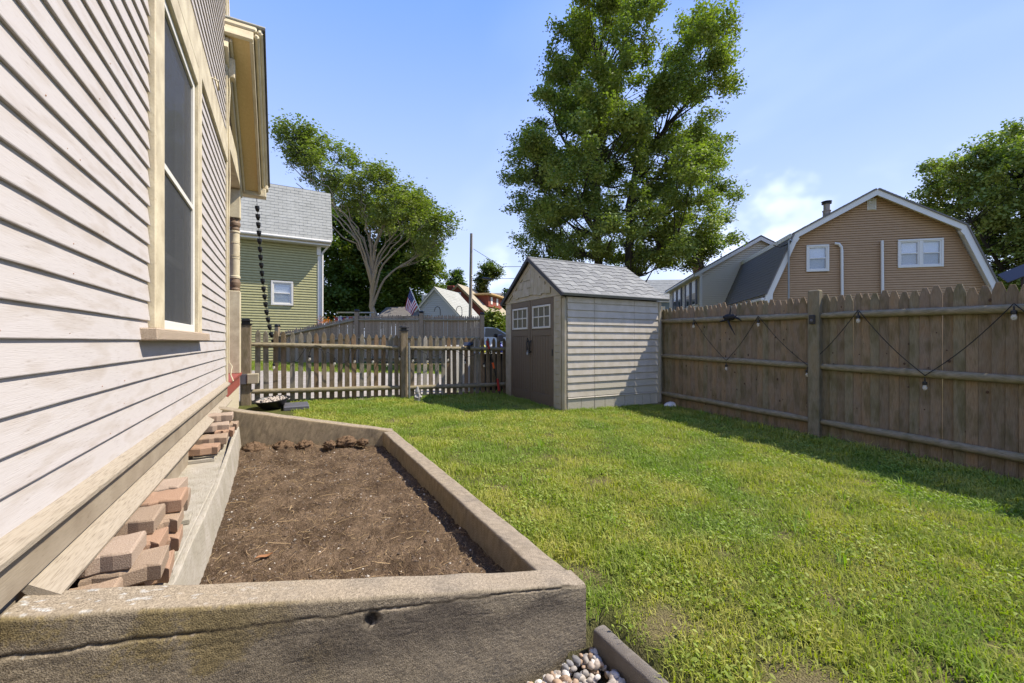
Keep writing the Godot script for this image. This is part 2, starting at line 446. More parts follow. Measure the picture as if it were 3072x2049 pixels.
# ================================================================ setting
func build_ground() -> void:
	var xs := []
	var zs := []
	for v in [-300.0, -120.0, -60.0, -30.0, -15.0, -8.0, -4.0, -2.0, -1.0]: xs.append(v)
	var x := -0.3
	while x < 7.4: xs.append(x); x += 0.08
	for v in [8.0, 9.0, 10.0, 12.0, 15.0, 20.0, 30.0, 60.0, 120.0, 300.0]: xs.append(v)
	for v in [-120.0, -40.0, -15.0, -6.0, -2.0]: zs.append(v)
	x = -0.8
	while x < 8.9: zs.append(x); x += 0.08
	for v in [9.5, 10.2, 11.0, 12.0, 13.0, 14.0, 15.0, 16.0, 17.0, 18.5, 20.0, 22.0, 26.0, 32.0, 45.0, 80.0, 150.0, 300.0]: zs.append(v)
	var pos := func(u: float, v: float) -> Vector3:
		var X: float = xs[int(round(u * (xs.size() - 1)))]
		var A: float = zs[int(round(v * (zs.size() - 1)))]
		var y := G(X, A)
		if X > 1.6 and X < 7.2 and A > -0.8 and A < 8.3: y += lawn_bump(X, A)
		if X > -0.2 and X < 1.86 and A < 1.42 and A > -2.0: y = -0.13
		elif X > -0.2 and X < 1.68 and A < 4.9 + (1.735 - X) * 0.2: y = -0.15
		return V(X, y, A)
	var col := func(p: Vector3, _n: Vector3) -> Color:
		if p.x < 1.86 and p.z > -1.42: return Color(0.10, 0.085, 0.06)
		var b := bare(p.x, -p.z) if p.x > 1.5 and p.x < 7.3 and p.z > -8.3 else 0.0
		return Color(0.13, 0.14, 0.045).lerp(Color(0.215, 0.175, 0.09), b * 0.85)
	var g := shape("ground", self, gridmesh(xs.size() - 1, zs.size() - 1, pos, col), M.ground)
	tag(g, "", "", "", "structure")
	# pale gravelly drive between the two fences
	var dp := func(u: float, v: float) -> Vector3:
		var X := lerpf(-6.0, 16.0, u)
		var a0 := 8.45
		var a1 := (12.9 - (X - 0.62) * TS) / TC + 0.12 * fn.get_noise_1d(X * 40.0)
		var A := lerpf(a0, maxf(a1, a0 + 0.6), v)
		return V(X, G(X, A) + 0.012, A)
	tag(shape("driveway", self, gridmesh(70, 6, dp, func(_p, _n): return Color.WHITE), M.driveway), "", "", "", "structure")

func blade_patch(n: int, rad: float, hmin: float, hmax: float, wid: float, dry: float, sd: int) -> ArrayMesh:
	var r := RandomNumberGenerator.new()
	r.seed = sd
	var st := st0()
	for i in n:
		var q := sqrt(r.randf()) * rad
		var t := r.randf() * TAU
		var p := Vector3(cos(t) * q, -0.012, sin(t) * q)
		var h := r.randf_range(hmin, hmax)
		var w := wid * r.randf_range(0.6, 1.3)
		var yaw := r.randf() * TAU
		var dir := Vector3(cos(yaw), 0, sin(yaw))
		var side := Vector3(-dir.z, 0, dir.x) * w * 0.5
		var lean := r.randf_range(0.25, 1.1)
		var p1 := p + Vector3.UP * h * 0.62 + dir * h * lean * 0.32
		var p2 := p + Vector3.UP * h * (1.0 - 0.3 * lean) + dir * h * lean
		var c := Color(0.95, 1.0, 0.8).lerp(Color(1.25, 1.12, 0.7), r.randf())
		if r.randf() < dry: c = Color(2.6, 1.65, 2.2) * r.randf_range(0.7, 1.1)
		var n1 := (p1 - p).cross(side).normalized()
		if n1.y < 0: n1 = -n1
		n1 = (n1 + Vector3.UP * 0.6).normalized()
		leaf_tri(st, p - side, p + side, p1 + side * 0.8, n1, c)
		leaf_tri(st, p - side, p1 + side * 0.8, p1 - side * 0.8, n1, c)
		leaf_tri(st, p1 - side * 0.8, p1 + side * 0.8, p2, n1, c)
	return st.commit()

func broad_patch(n: int, rad: float, sd: int) -> ArrayMesh:   # low weeds with oval leaves
	var r := RandomNumberGenerator.new()
	r.seed = sd
	var st := st0()
	for i in n:
		var q := sqrt(r.randf()) * rad
		var t := r.randf() * TAU
		var c := Vector3(cos(t) * q, r.randf_range(0.012, 0.042), sin(t) * q)
		var L := r.randf_range(0.007, 0.016)
		var B := Basis.from_euler(Vector3(r.randf_range(-0.9, 0.9), r.randf() * TAU, r.randf_range(-0.9, 0.9)))
		var k := Color(0.9, 1.0, 0.8).lerp(Color(1.3, 1.25, 0.9), r.randf())
		var e := [Vector3(-L, 0, 0), Vector3(-L * 0.3, 0.002, L * 0.42), Vector3(L * 0.5, 0.002, L * 0.36), Vector3(L, 0, 0), Vector3(L * 0.5, 0.002, -L * 0.36), Vector3(-L * 0.3, 0.002, -L * 0.42)]
		for f in [[0, 1, 2], [0, 2, 3], [0, 3, 4], [0, 4, 5]]:
			leaf_tri(st, c + B * e[f[0]], c + B * e[f[1]], c + B * e[f[2]], B.y, k)
	return st.commit()

func build_lawn() -> void:
	var meshes := []
	for i in 4: meshes.append(blade_patch(46, 0.075, 0.02, 0.052, 0.0046, 0.16, 100 + i))
	for i in 2: meshes.append(blade_patch(40, 0.08, 0.035, 0.085, 0.0055, 0.05, 110 + i))   # taller tufts
	for i in 2: meshes.append(blade_patch(20, 0.08, 0.012, 0.035, 0.0042, 0.65, 120 + i))   # thin dry patches
	for i in 2: meshes.append(broad_patch(12, 0.085, 130 + i))
	for i in 2: meshes.append(blade_patch(10, 0.03, 0.06, 0.13, 0.006, 0.0, 140 + i))
	var X := []
	var K := []
	for m in meshes: X.append([]); K.append([])
	rng.seed = 11
	var a := -0.6
	while a < 8.75:
		var step := 0.058 if a < 3.0 else 0.075
		var x := 0.1
		while x < 7.3:
			var px := x + rng.randf_range(-0.03, 0.03)
			var pa := a + rng.randf_range(-0.03, 0.03)
			x += step
			if px < 1.72 + 0.0 and pa < 5.02: continue
			if px < 1.86 and pa < 1.45: continue
			if px < 1.78 and pa < 4.99 + (1.735 - px) * 0.2: continue
			if px < 0.75 and pa > 6.0 and pa < 8.3 : continue
			if px > 4.72 and px < 7.2 and pa > 5.72 and pa < 8.1: continue
			if px > 6.72 + 0.087 * (pa - 2.93): continue
			if depth_of(px, pa) < 1.35: continue
			if pa > 8.2 and px < 3.9: continue
			var b := bare(px, pa)
			var broadn := fn.get_noise_2d(px * 35.0 - 90.0, pa * 35.0 + 70.0)
			var talln := fn2.get_noise_2d(px * 26.0 + 9.0, pa * 26.0)
			var k := rng.randi() % 4
			if rng.randf() < b:
				if rng.randf() < 0.3: continue
				k = 6 + rng.randi() % 2
			elif talln > 0.22 and rng.randf() < 0.7: k = 4 + rng.randi() % 2
			elif rng.randf() < 0.012: k = 10 + rng.randi() % 2
			elif rng.randf() < 0.03: k = 6
			var s := rng.randf_range(0.8, 1.2)
			var edge := smoothstep(0.55, 0.1, absf(px - (6.72 + 0.087 * (pa - 2.93))))
			s *= 1.0 + 0.5 * edge
			X[k].append(Transform3D(Basis.from_euler(Vector3(rng.randf_range(-0.12, 0.12), rng.randf() * TAU, rng.randf_range(-0.12, 0.12))).scaled(Vector3(s, s * rng.randf_range(0.8, 1.2), s)), V(px, G(px, pa) + lawn_bump(px, pa) + 0.004, pa)))
			var n := fn.get_noise_2d(px * 45.0, pa * 45.0)
			var hue := fn2.get_noise_2d(px * 14.0, pa * 14.0 + 50.0)
			var c := Color(0.30, 0.34, 0.075).lerp(Color(0.45, 0.425, 0.13), clampf(0.4 + n * 1.3 + rng.randf_range(-0.2, 0.2), 0, 1))
			c = c.lerp(Color(0.19, 0.29, 0.06), clampf(hue * 1.6, 0, 0.7))
			if k >= 10: c = Color(0.24, 0.35, 0.08)
			K[k].append(c)
			if broadn > -0.12 and b < 0.4 and rng.randf() < 0.22 + 0.6 * smoothstep(0.0, 0.35, broadn):
				var kk := 8 + rng.randi() % 2
				X[kk].append(Transform3D(Basis(Vector3.UP, rng.randf() * TAU), V(px, G(px, pa) + lawn_bump(px, pa) + 0.002, pa)))
				K[kk].append(c.lerp(Color(0.27, 0.37, 0.085), 0.5))
		a += step
	# longer grass left standing along walls and fences
	for e in [[6.78, 0.2, 7.0, 5.5, 0.16], [4.69, 5.75, 4.69, 7.9, 0.05], [4.78, 5.69, 6.9, 5.68, 0.05], [1.79, 1.5, 1.79, 4.9, 0.05], [0.95, 7.98, 4.6, 7.95, 0.07]]:
		var L := Vector2(e[2] - e[0], e[3] - e[1]).length()
		for i in int(L * 42):
			var u := rng.randf()
			var px: float = lerpf(e[0], e[2], u) + rng.randf_range(-e[4], e[4])
			var pa: float = lerpf(e[1], e[3], u) + rng.randf_range(-e[4], e[4])
			if px < 1.765 and pa < 5.0: continue
			var k := 4 + rng.randi() % 2
			var s := rng.randf_range(0.6, 1.25)
			X[k].append(Transform3D(Basis(Vector3.UP, rng.randf() * TAU).scaled(Vector3(s * 0.7, s, s * 0.7)), V(px, G(px, pa) + lawn_bump(px, pa), pa)))
			K[k].append(Color(0.22, 0.33, 0.065).lerp(Color(0.4, 0.38, 0.13), rng.randf() * 0.7))
	var root := Node3D.new()
	put("lawn_grass", self, root)
	tag(root, "short green and yellowing grass of the lawn", "grass", "", "stuff")
	var names := ["grass_blades", "grass_blades", "grass_blades", "grass_blades", "tall_grass", "tall_grass", "dry_grass", "dry_grass", "lawn_weeds", "lawn_weeds", "grass_tuft", "grass_tuft"]
	for i in meshes.size():
		tag(multi(names[i], root, meshes[i], M.blade, X[i], K[i]), "", "", "", "stuff")
	# rough grass beyond the drive
	var bx_ := []
	var bc := []
	a = 9.5
	while a < 19.0:
		var x := -3.0
		while x < 14.0:
			var px := x + rng.randf_range(-0.08, 0.08)
			var pa := a + rng.randf_range(-0.08, 0.08)
			x += 0.16
			var d := depth_of(px, pa)
			if d < 12.75 or d > 15.4: continue
			bx_.append(Transform3D(Basis(Vector3.UP, rng.randf() * TAU).scaled(Vector3.ONE * rng.randf_range(1.6, 2.4)), V(px, G(px, pa), pa)))
			bc.append(Color(0.23, 0.33, 0.06).lerp(Color(0.34, 0.34, 0.1), rng.randf()))
		a += 0.16
	tag(multi("verge_grass", self, meshes[0], M.blade, bx_, bc), "rough grass strip between the pale drive and the far fence", "grass", "", "stuff")

# ================================================================ planter
func conc(p: Vector3, n: Vector3) -> Color:
	var tan_ := Color(0.40, 0.335, 0.235)
	var grey := Color(0.33, 0.30, 0.26)
	var k := fn.get_noise_3d(p.x * 80.0, p.y * 80.0, p.z * 80.0)
	var f := fn2.get_noise_3d(p.x * 1500.0, p.y * 1500.0, p.z * 1500.0)
	var right := smoothstep(0.4, 1.3, p.x) * smoothstep(3.4, 1.6, -p.z)
	var c := tan_.lerp(grey, clampf(right * 0.8 + k * 0.7, 0, 1))
	var a := -p.z
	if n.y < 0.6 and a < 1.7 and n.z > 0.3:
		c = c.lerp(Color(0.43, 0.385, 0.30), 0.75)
	if n.y < 0.6 and a < 1.7 and n.z > 0.3:      # outer face of the near wall: damp stain under the rim, yellow lichen low on the left
		var lip := 0.183 + (1.734 - p.x) * 0.192 - p.y
		var stain := smoothstep(0.04, 0.09, lip + k * 0.05) * smoothstep(0.3, 0.75, p.x) * smoothstep(-0.09, 0.03, p.y - 0.10 - k * 0.06 - (1.7 - p.x) * 0.06)
		c = c.lerp(Color(0.19, 0.17, 0.145), clampf(stain * (0.75 + k * 0.6), 0, 0.85))
		var lich := smoothstep(0.0, 0.35, k + f * 0.35) * smoothstep(0.9, 0.35, p.x)
		c = c.lerp(Color(0.33, 0.26, 0.08), lich * 0.55)
		for q in [[0.345, -0.13, 0.0, 0.85], [0.20, -0.03, 3.0, 0.1], [0.30, -0.155, 8.0, 0.12]]:
			var line: float = q[0] + q[1] * (p.x - 0.5) + 0.007 * fn.get_noise_2d(p.x * 70.0, q[2]) + 0.004 * fn2.get_noise_2d(p.x * 400.0, q[2])
			c = c.lerp(Color(0.055, 0.048, 0.04), q[3] * exp(-pow((p.y - line) / 0.005, 2.0)))
		var pit := smoothstep(0.035, 0.012, Vector2(p.x - 0.88, p.y - 0.265).length() + f * 0.012)
		c = c.lerp(Color(0.05, 0.045, 0.04), pit)
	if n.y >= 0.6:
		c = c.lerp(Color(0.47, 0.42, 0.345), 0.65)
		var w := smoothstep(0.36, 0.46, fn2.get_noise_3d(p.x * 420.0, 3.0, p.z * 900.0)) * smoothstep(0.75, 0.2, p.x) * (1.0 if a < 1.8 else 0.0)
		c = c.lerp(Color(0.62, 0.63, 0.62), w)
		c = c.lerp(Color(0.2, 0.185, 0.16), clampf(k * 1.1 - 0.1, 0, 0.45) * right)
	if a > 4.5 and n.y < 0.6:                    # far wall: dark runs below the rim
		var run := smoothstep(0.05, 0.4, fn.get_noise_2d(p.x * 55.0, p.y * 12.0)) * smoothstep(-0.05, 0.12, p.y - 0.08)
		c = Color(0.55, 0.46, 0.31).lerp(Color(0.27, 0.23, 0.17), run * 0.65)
	return Color(c.r * (1.0 + f * 0.4), c.g * (1.0 + f * 0.4), c.b * (1.0 + f * 0.4))

# a cast wall whose cross-section (outer foot, rim, inner foot) runs from p0 to p1; out = towards its outer face
func cast_wall(called: String, parent: Node, p0: Vector3, p1: Vector3, thick: float, foot0: float, foot1: float, nu: int, step: float, crack: bool) -> void:
	var dir := (p1 - p0)
	dir.y = 0
	var out := dir.normalized().cross(Vector3.UP)
	var prof := []     # (t across 0 outer .. 1 inner, height kind)
	var hmax := maxf(p0.y, p1.y) - minf(foot0, foot1)
	var n := int(hmax / step)
	for i in n: prof.append([0.0, float(i) / n, 0])
	var r := 0.014
	for i in 4: prof.append([0.0, 1.0, 1 + i])
	var m := maxi(3, int(thick / step))
	for i in range(1, m): prof.append([float(i) / m, 1.0, 0])
	for i in 4: prof.append([1.0, 1.0, 5 + i])
	for i in range(1, n / 2 + 1): prof.append([1.0, 1.0 - float(i) / (n / 2), 0])
	var pos := func(u: float, v: float) -> Vector3:
		var q = prof[int(round(v * (prof.size() - 1)))]
		var b := p0.lerp(p1, u)
		var top := b.y + 0.006 * fn.get_noise_2d(u * 90.0, 7.0)
		var foot := lerpf(foot0, foot1, u)
		b.y = 0
		var h: float = lerpf(foot, top - r, q[1]) if (q[0] == 0.0 or q[0] == 1.0) else top
		var t: float = q[0]
		var off := -lerpf(0.0, thick, t) if (t == 0.0 or t == 1.0) else -lerpf(r, thick - r, t)
		if q[2] >= 1 and q[2] <= 4:
			var g: float = (q[2] - 1) / 3.0 * PI / 2
			off = -r * (1.0 - cos(g)); h = top - r + r * sin(g)
		elif q[2] >= 5:
			var g: float = (1.0 - (q[2] - 5) / 3.0) * PI / 2
			off = -thick + r * (1.0 - cos(g)); h = top - r + r * sin(g)
		var p := b + out * off + Vector3.UP * h
		var d := 0.003 * fn.get_noise_3d(p.x * 120.0, p.y * 120.0, p.z * 120.0) + 0.0013 * fn2.get_noise_3d(p.x * 1800.0, p.y * 1800.0, p.z * 1800.0)
		if crack and t == 0.0 and q[2] == 0:
			for k in [[0.345, -0.13, 0.0, 1.0], [0.20, -0.03, 3.0, 0.12], [0.30, -0.155, 8.0, 0.12]]:     # form-board seams
				var line: float = k[0] + k[1] * (p.x - 0.5) + 0.007 * fn.get_noise_2d(p.x * 70.0, k[2]) + 0.004 * fn2.get_noise_2d(p.x * 400.0, k[2])
				d -= k[3] * 0.007 * exp(-pow((p.y - line) / 0.0045, 2.0)) * clampf(0.7 + fn2.get_noise_2d(p.x * 70.0, k[2] * 9.0) * 1.6, 0, 1)
				d += k[3] * 0.0015 * smoothstep(-0.01, 0.01, line - p.y)
			d -= 0.014 * smoothstep(0.035, 0.01, Vector2(p.x - 0.88, p.y - 0.265).length())
		if q[2] == 0 and (t > 0.0 and t < 1.0): p.y += d
		else: p += (out if t == 0.0 else -out) * d
		return p
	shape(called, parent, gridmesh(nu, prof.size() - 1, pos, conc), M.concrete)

func build_planter() -> void:
	var t := thing("raised_planter", "low weathered concrete planter walls around bare soil beside the house", "planter")
	cast_wall("near_wall", t, V(0.0, 0.512, 1.527), V(1.734, 0.183, 1.385), 0.13, -0.14, -0.14, 340, 0.005, true)
	# end cap of the near wall, on the lawn side, is its own small return
	shape("wall_end", t, gridmesh(10, 26, func(u: float, v: float): 
		var h := lerpf(-0.14, 0.181, v)
		var p := V(1.735 + 0.003 * fn.get_noise_2d(u * 60.0, v * 90.0) - (0.014 if v > 0.99 else 0.0), h, lerpf(1.388, 1.513, u))
		return p, conc), M.concrete)
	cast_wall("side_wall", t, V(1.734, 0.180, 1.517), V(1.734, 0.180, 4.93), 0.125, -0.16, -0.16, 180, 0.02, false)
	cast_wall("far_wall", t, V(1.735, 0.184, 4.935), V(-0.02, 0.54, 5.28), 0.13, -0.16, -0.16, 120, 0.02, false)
	# soil
	var sp := func(u: float, v: float) -> Vector3:
		var x := lerpf(0.19, 1.66, u)
		var a := lerpf(1.6, 5.2, v)
		a = minf(a, 4.85 + (1.735 - x) * 0.2)
		var y := 0.055 - 0.03 * u + 0.012 * fn.get_noise_2d(x * 50.0, a * 50.0) + 0.014 * fn2.get_noise_2d(x * 90.0, a * 90.0) + 0.010 * fn2.get_noise_2d(x * 300.0, a * 300.0) + 0.007 * fn2.get_noise_2d(x * 900.0, a * 900.0)
		y -= 0.03 * smoothstep(1.0, 1.0, u)
		y += 0.07 * smoothstep(4.5, 5.1, a + 0.25 * fn2.get_noise_2d(x * 40.0, 3.0)) * smoothstep(1.5, 1.0, x)
		y += 0.015 * smoothstep(0.12, 0.0, absf(a - 1.7)) 
		return V(x, y, a)
	var sc := func(p: Vector3, _n: Vector3) -> Color:
		var k := fn.get_noise_2d(p.x * 60.0, p.z * 60.0)
		var f := fn2.get_noise_2d(p.x * 900.0, p.z * 900.0)
		var c := Color(0.205, 0.148, 0.098).lerp(Color(0.12, 0.085, 0.056), clampf(0.45 + k * 1.2, 0, 1))
		return c * (1.0 + 0.5 * f)
	tag(shape("soil", self, gridmesh(150, 400, sp, sc), M.soil), "", "", "", "structure")
	# litter on the soil: straw, crumbs, small stones
	rng.seed = 5
	var cr := st0()
	for f in [[0, 1, 2], [0, 2, 3], [0, 3, 4], [0, 4, 1], [5, 2, 1], [5, 3, 2], [5, 4, 3], [5, 1, 4]]:
		var P := [Vector3(0, 1, 0), Vector3(1, 0.1, 0.2), Vector3(0.1, 0, -1.0), Vector3(-1, -0.1, 0.1), Vector3(0, 0.1, 0.9), Vector3(0, -0.8, 0)]
		tri(cr, P[f[0]], P[f[1]], P[f[2]])
	var crumb := cr.commit()
	var xf := []
	var kc := []
	for i in 9000:
		var u := rng.randf(); var v := rng.randf()
		var p: Vector3 = sp.call(u, v)
		if p.x < 0.26 or p.x > 1.6: continue
		var s := 0.0025 + 0.009 * pow(rng.randf(), 4.0)
		xf.append(Transform3D(Basis.from_euler(Vector3(rng.randf() * 6, rng.randf() * 6, rng.randf() * 6)).scaled(Vector3(s, s * 0.8, s)), p))
		kc.append(Color(0.14, 0.098, 0.064) * rng.randf_range(0.4, 1.3) if rng.randf() < 0.9 else Color(0.46, 0.41, 0.34) * rng.randf_range(0.5, 1.2))
	tag(multi("soil_crumbs", self, crumb, M.straw, xf, kc), "crumbs of soil and grit on the planter bed", "soil", "", "stuff")
	xf = []; kc = []
	var sw := st0()
	tube(sw, [Vector3(-0.5, 0, 0), Vector3(-0.2, 0.03, 0.06), Vector3(0.15, 0.04, 0.02), Vector3(0.5, 0, -0.08)], [0.016, 0.02, 0.02, 0.012], 3, false)
	var straw := sw.commit()
	for i in 2300:
		var p: Vector3 = sp.call(rng.randf(), pow(rng.randf(), 1.2))
		if p.x < 0.28 or p.x > 1.6: continue
		var L := rng.randf_range(0.012, 0.05) if rng.randf() < 0.93 else rng.randf_range(0.06, 0.16)
		var th := clampf(0.05 / L, 0.6, 2.4)
		xf.append(Transform3D(Basis.from_euler(Vector3(rng.randf_range(-0.3, 0.3), rng.randf() * TAU, rng.randf_range(-0.35, 0.35))).scaled(Vector3(L, L * th, L * th)), p + Vector3.UP * 0.004))
		kc.append(Color(0.5, 0.36, 0.18).lerp(Color(0.3, 0.2, 0.11), rng.randf()))
	tag(multi("straw_litter", self, straw, M.straw, xf, kc), "bits of straw and root scattered on the planter soil", "straw", "", "stuff")
	# clods heaped at the far end
	var spots := [[0.36, 4.93, 0.10, "largest dirt clod, in the far corner beside the white board"], [0.62, 4.93, 0.085, "lumpy dirt clod leaning on the far planter wall, second from the board"], [0.82, 4.90, 0.07, "dirt clod with a pale root, between two larger clods"], [1.05, 4.80, 0.055, "small low dirt clod in front of the stained wall"], [1.22, 4.84, 0.085, "dark dirt clod topped with a pinkish stone near the wall bend"], [1.38, 4.78, 0.05, "smallest dirt clod beside the far right corner of the bed"]]
	for s in spots:
		var r := RandomNumberGenerator.new()
		r.seed = int(s[0] * 1000)
		var o := Vector3(r.randf() * 50, r.randf() * 50, 0)
		var gm := gridmesh(40, 24, func(u: float, v: float):
			var th := u * TAU; var ph := (v - 0.5) * PI
			var d := Vector3(cos(th) * cos(ph), sin(ph), -sin(th) * cos(ph))
			var rr: float = 0.95 + 0.4 * fn.get_noise_3d(d.x * 30 + o.x * 9, d.y * 30, d.z * 30) + 0.28 * fn2.get_noise_3d(d.x * 110 + o.x, d.y * 110 + o.y, d.z * 110)
			return d * rr * s[2] * Vector3(1.15, 0.8, 1.0), func(_p, _n): return Color.WHITE)
		var c := shape("dirt_clod", self, gm, M.clod, V(s[0], 0.10, s[1]))
		tag(c, s[3], "clod", "dirt clods at the far end of the planter")
	# odd things on the soil
	var lf := gridmesh(8, 4, func(u: float, v: float): return Vector3((u - 0.5) * 0.085, 0.004 * sin(u * 7.0) + 0.006 * pow(v * 2 - 1, 2.0), (v - 0.5) * -0.034 * sin(u * PI)), func(_p, _n): return Color.WHITE)
	tag(shape("dead_leaf", self, lf, flat("leaf_brown", C(134, 92, 56), 0.8), V(0.53, 0.068, 2.55), Vector3(0, 0.3, 0)), "curled orange brown dead leaf on the planter soil", "leaf")
	var eg := SphereMesh.new(); eg.radius = 0.011; eg.height = 0.016; eg.radial_segments = 10; eg.rings = 6
	tag(shape("dark_pebble", self, eg, flat("blue_stone", C(62, 64, 84), 0.4), V(0.62, 0.055, 1.77), Vector3(0, 0.5, 0)), "smooth dark blue pebble on the soil near the near wall", "pebble")
	var sh := st0()
	prism(sh, [Vector2(-0.02, -0.006), Vector2(0.016, -0.009), Vector2(0.022, 0.004), Vector2(-0.008, 0.009)], 0, 0.002, Transform3D(Basis(Vector3.RIGHT, -PI / 2), Vector3.ZERO))
	tag(shape("glass_shard", self, sh.commit(), flat("white_shard", C(225, 232, 228), 0.3), V(1.0, 0.056, 1.79), Vector3(0.1, 0.5, 0.1)), "long pale shard lying on the soil by the near wall", "shard")
	tag(shape("plastic_scrap", self, sh.commit(), flat("blue_scrap", C(88, 130, 160), 0.4), V(1.12, 0.057, 2.0), Vector3(0.2, 1.1, 0.0)), "small blue scrap lying on the planter soil", "scrap")

func build_gravel() -> void:
	rng.seed = 77
	var t := thing("concrete_edging", "narrow rough concrete edging strip between gravel and lawn", "edging")
	for s in [[0.42, -0.6], [1.36, 0.425]]:
		var g := gridmesh(40, 10, func(u: float, v: float):
			var a := lerpf(s[0], s[1], u)
			var q := [[0.0, -0.14], [0.0, -0.05], [0.002, 0.002], [0.012, 0.012], [0.03, 0.014], [0.05, 0.013], [0.062, 0.008], [0.068, -0.01], [0.07, -0.05], [0.07, -0.1], [0.07, -0.14]]
			var k = q[int(round(v * 10))]
			return V(1.752 + k[0] + 0.004 * fn.get_noise_2d(a * 90, v * 30), k[1] - 0.012 + 0.005 * fn.get_noise_2d(a * 70, v * 20 + 40), a), func(_p, _n): return Color.WHITE)
		# profile runs inner to outer, so faces point outwards when swept forwards
		shape("edging_piece", t, g, M.edging)
	var meshes := []
	for i in 5:
		var o := i * 31.0
		meshes.append(gridmesh(12, 7, func(u: float, v: float):
			var th := u * TAU; var ph := (v - 0.5) * PI
			var d := Vector3(cos(th) * cos(ph), sin(ph), -sin(th) * cos(ph))
			return d * Vector3(1.0, 0.62, 0.74) * (1.0 + 0.3 * fn.get_noise_3d(d.x * 40 + o, d.y * 40, d.z * 40)), func(_p, _n): return Color.WHITE))
	var X := [[], [], [], [], []]
	var K := [[], [], [], [], []]
	var cols := [Color(0.42, 0.37, 0.31), Color(0.27, 0.245, 0.215), Color(0.36, 0.25, 0.165), Color(0.19, 0.185, 0.185), Color(0.52, 0.49, 0.45), Color(0.33, 0.28, 0.23)]
	for layer in 3:
		for i in 900:
			var px := rng.randf_range(0.5, 1.76)
			var pa := rng.randf_range(0.35, 1.40)
			if pa > 1.375 - (px - 1.734) * -0.08: pa = 1.36 - rng.randf() * 0.02
			var heap := -0.105 + 0.012 * layer + 0.02 * fn.get_noise_2d(px * 40, pa * 40)
			var s := rng.randf_range(0.011, 0.022) * (1.25 if rng.randf() < 0.12 else 1.0)
			if pa > 1.36 - s: pa -= s
			if px > 1.745 - s: px -= s
			var k := rng.randi() % 5
			X[k].append(Transform3D(Basis.from_euler(Vector3(rng.randf_range(-0.7, 0.7), rng.randf() * TAU, rng.randf_range(-0.7, 0.7))).scaled(Vector3(s, s, s)), V(px, heap, pa)))
			K[k].append(cols[rng.randi() % 6] * rng.randf_range(0.7, 1.1))
	var root := Node3D.new()
	put("gravel", self, root)
	tag(root, "rounded multicoloured pebbles at the foot of the planter", "gravel", "", "stuff")
	for k in 5:
		tag(multi("pebbles", root, meshes[k], M.pebble, X[k], K[k]), "", "", "", "stuff")

# paver with scalloped long sides
func paver_mesh(w: float, l: float, h: float, sd: int) -> ArrayMesh:
	var r := RandomNumberGenerator.new()
	r.seed = sd
	var P := []
	for i in 7: P.append(Vector2(-w / 2 + w * i / 6.0, l / 2 + 0.008 * cos(i * PI * 0.66)))
	for i in 7: P.append(Vector2(w / 2 - w * i / 6.0, -l / 2 - 0.008 * cos(i * PI * 0.66)))
	for i in P.size(): P[i] += Vector2(r.randf_range(-0.006, 0.006), r.randf_range(-0.006, 0.006))
	var st := st0()
	var R := func(f: float, y: float) -> Array:
		var o := []
		for p in P: o.append(Vector3(p.x * (1.0 - f / w * 2), y + (r.randf_range(-0.004, 0.003) if y > h * 0.5 else 0.0), -p.y * (1.0 - f / l * 2)))
		return o
	var rings := [R.call(0.004, 0.0), R.call(0.0, 0.006), R.call(0.0, h - 0.008), R.call(0.003, h - 0.002), R.call(0.008, h)]
	for k in rings.size() - 1:
		for i in P.size():
			var j := (i + 1) % P.size()
			quad(st, rings[k][j], rings[k][i], rings[k + 1][i], rings[k + 1][j])
	var top = rings[4]
	var cen := Vector3(0, h + 0.001, 0)
	for i in P.size(): tri(st, cen, top[(i + 1) % P.size()], top[i])
	var bot = rings[0]
	for i in P.size(): tri(st, Vector3.ZERO, bot[i], bot[(i + 1) % P.size()])
	return st.commit()

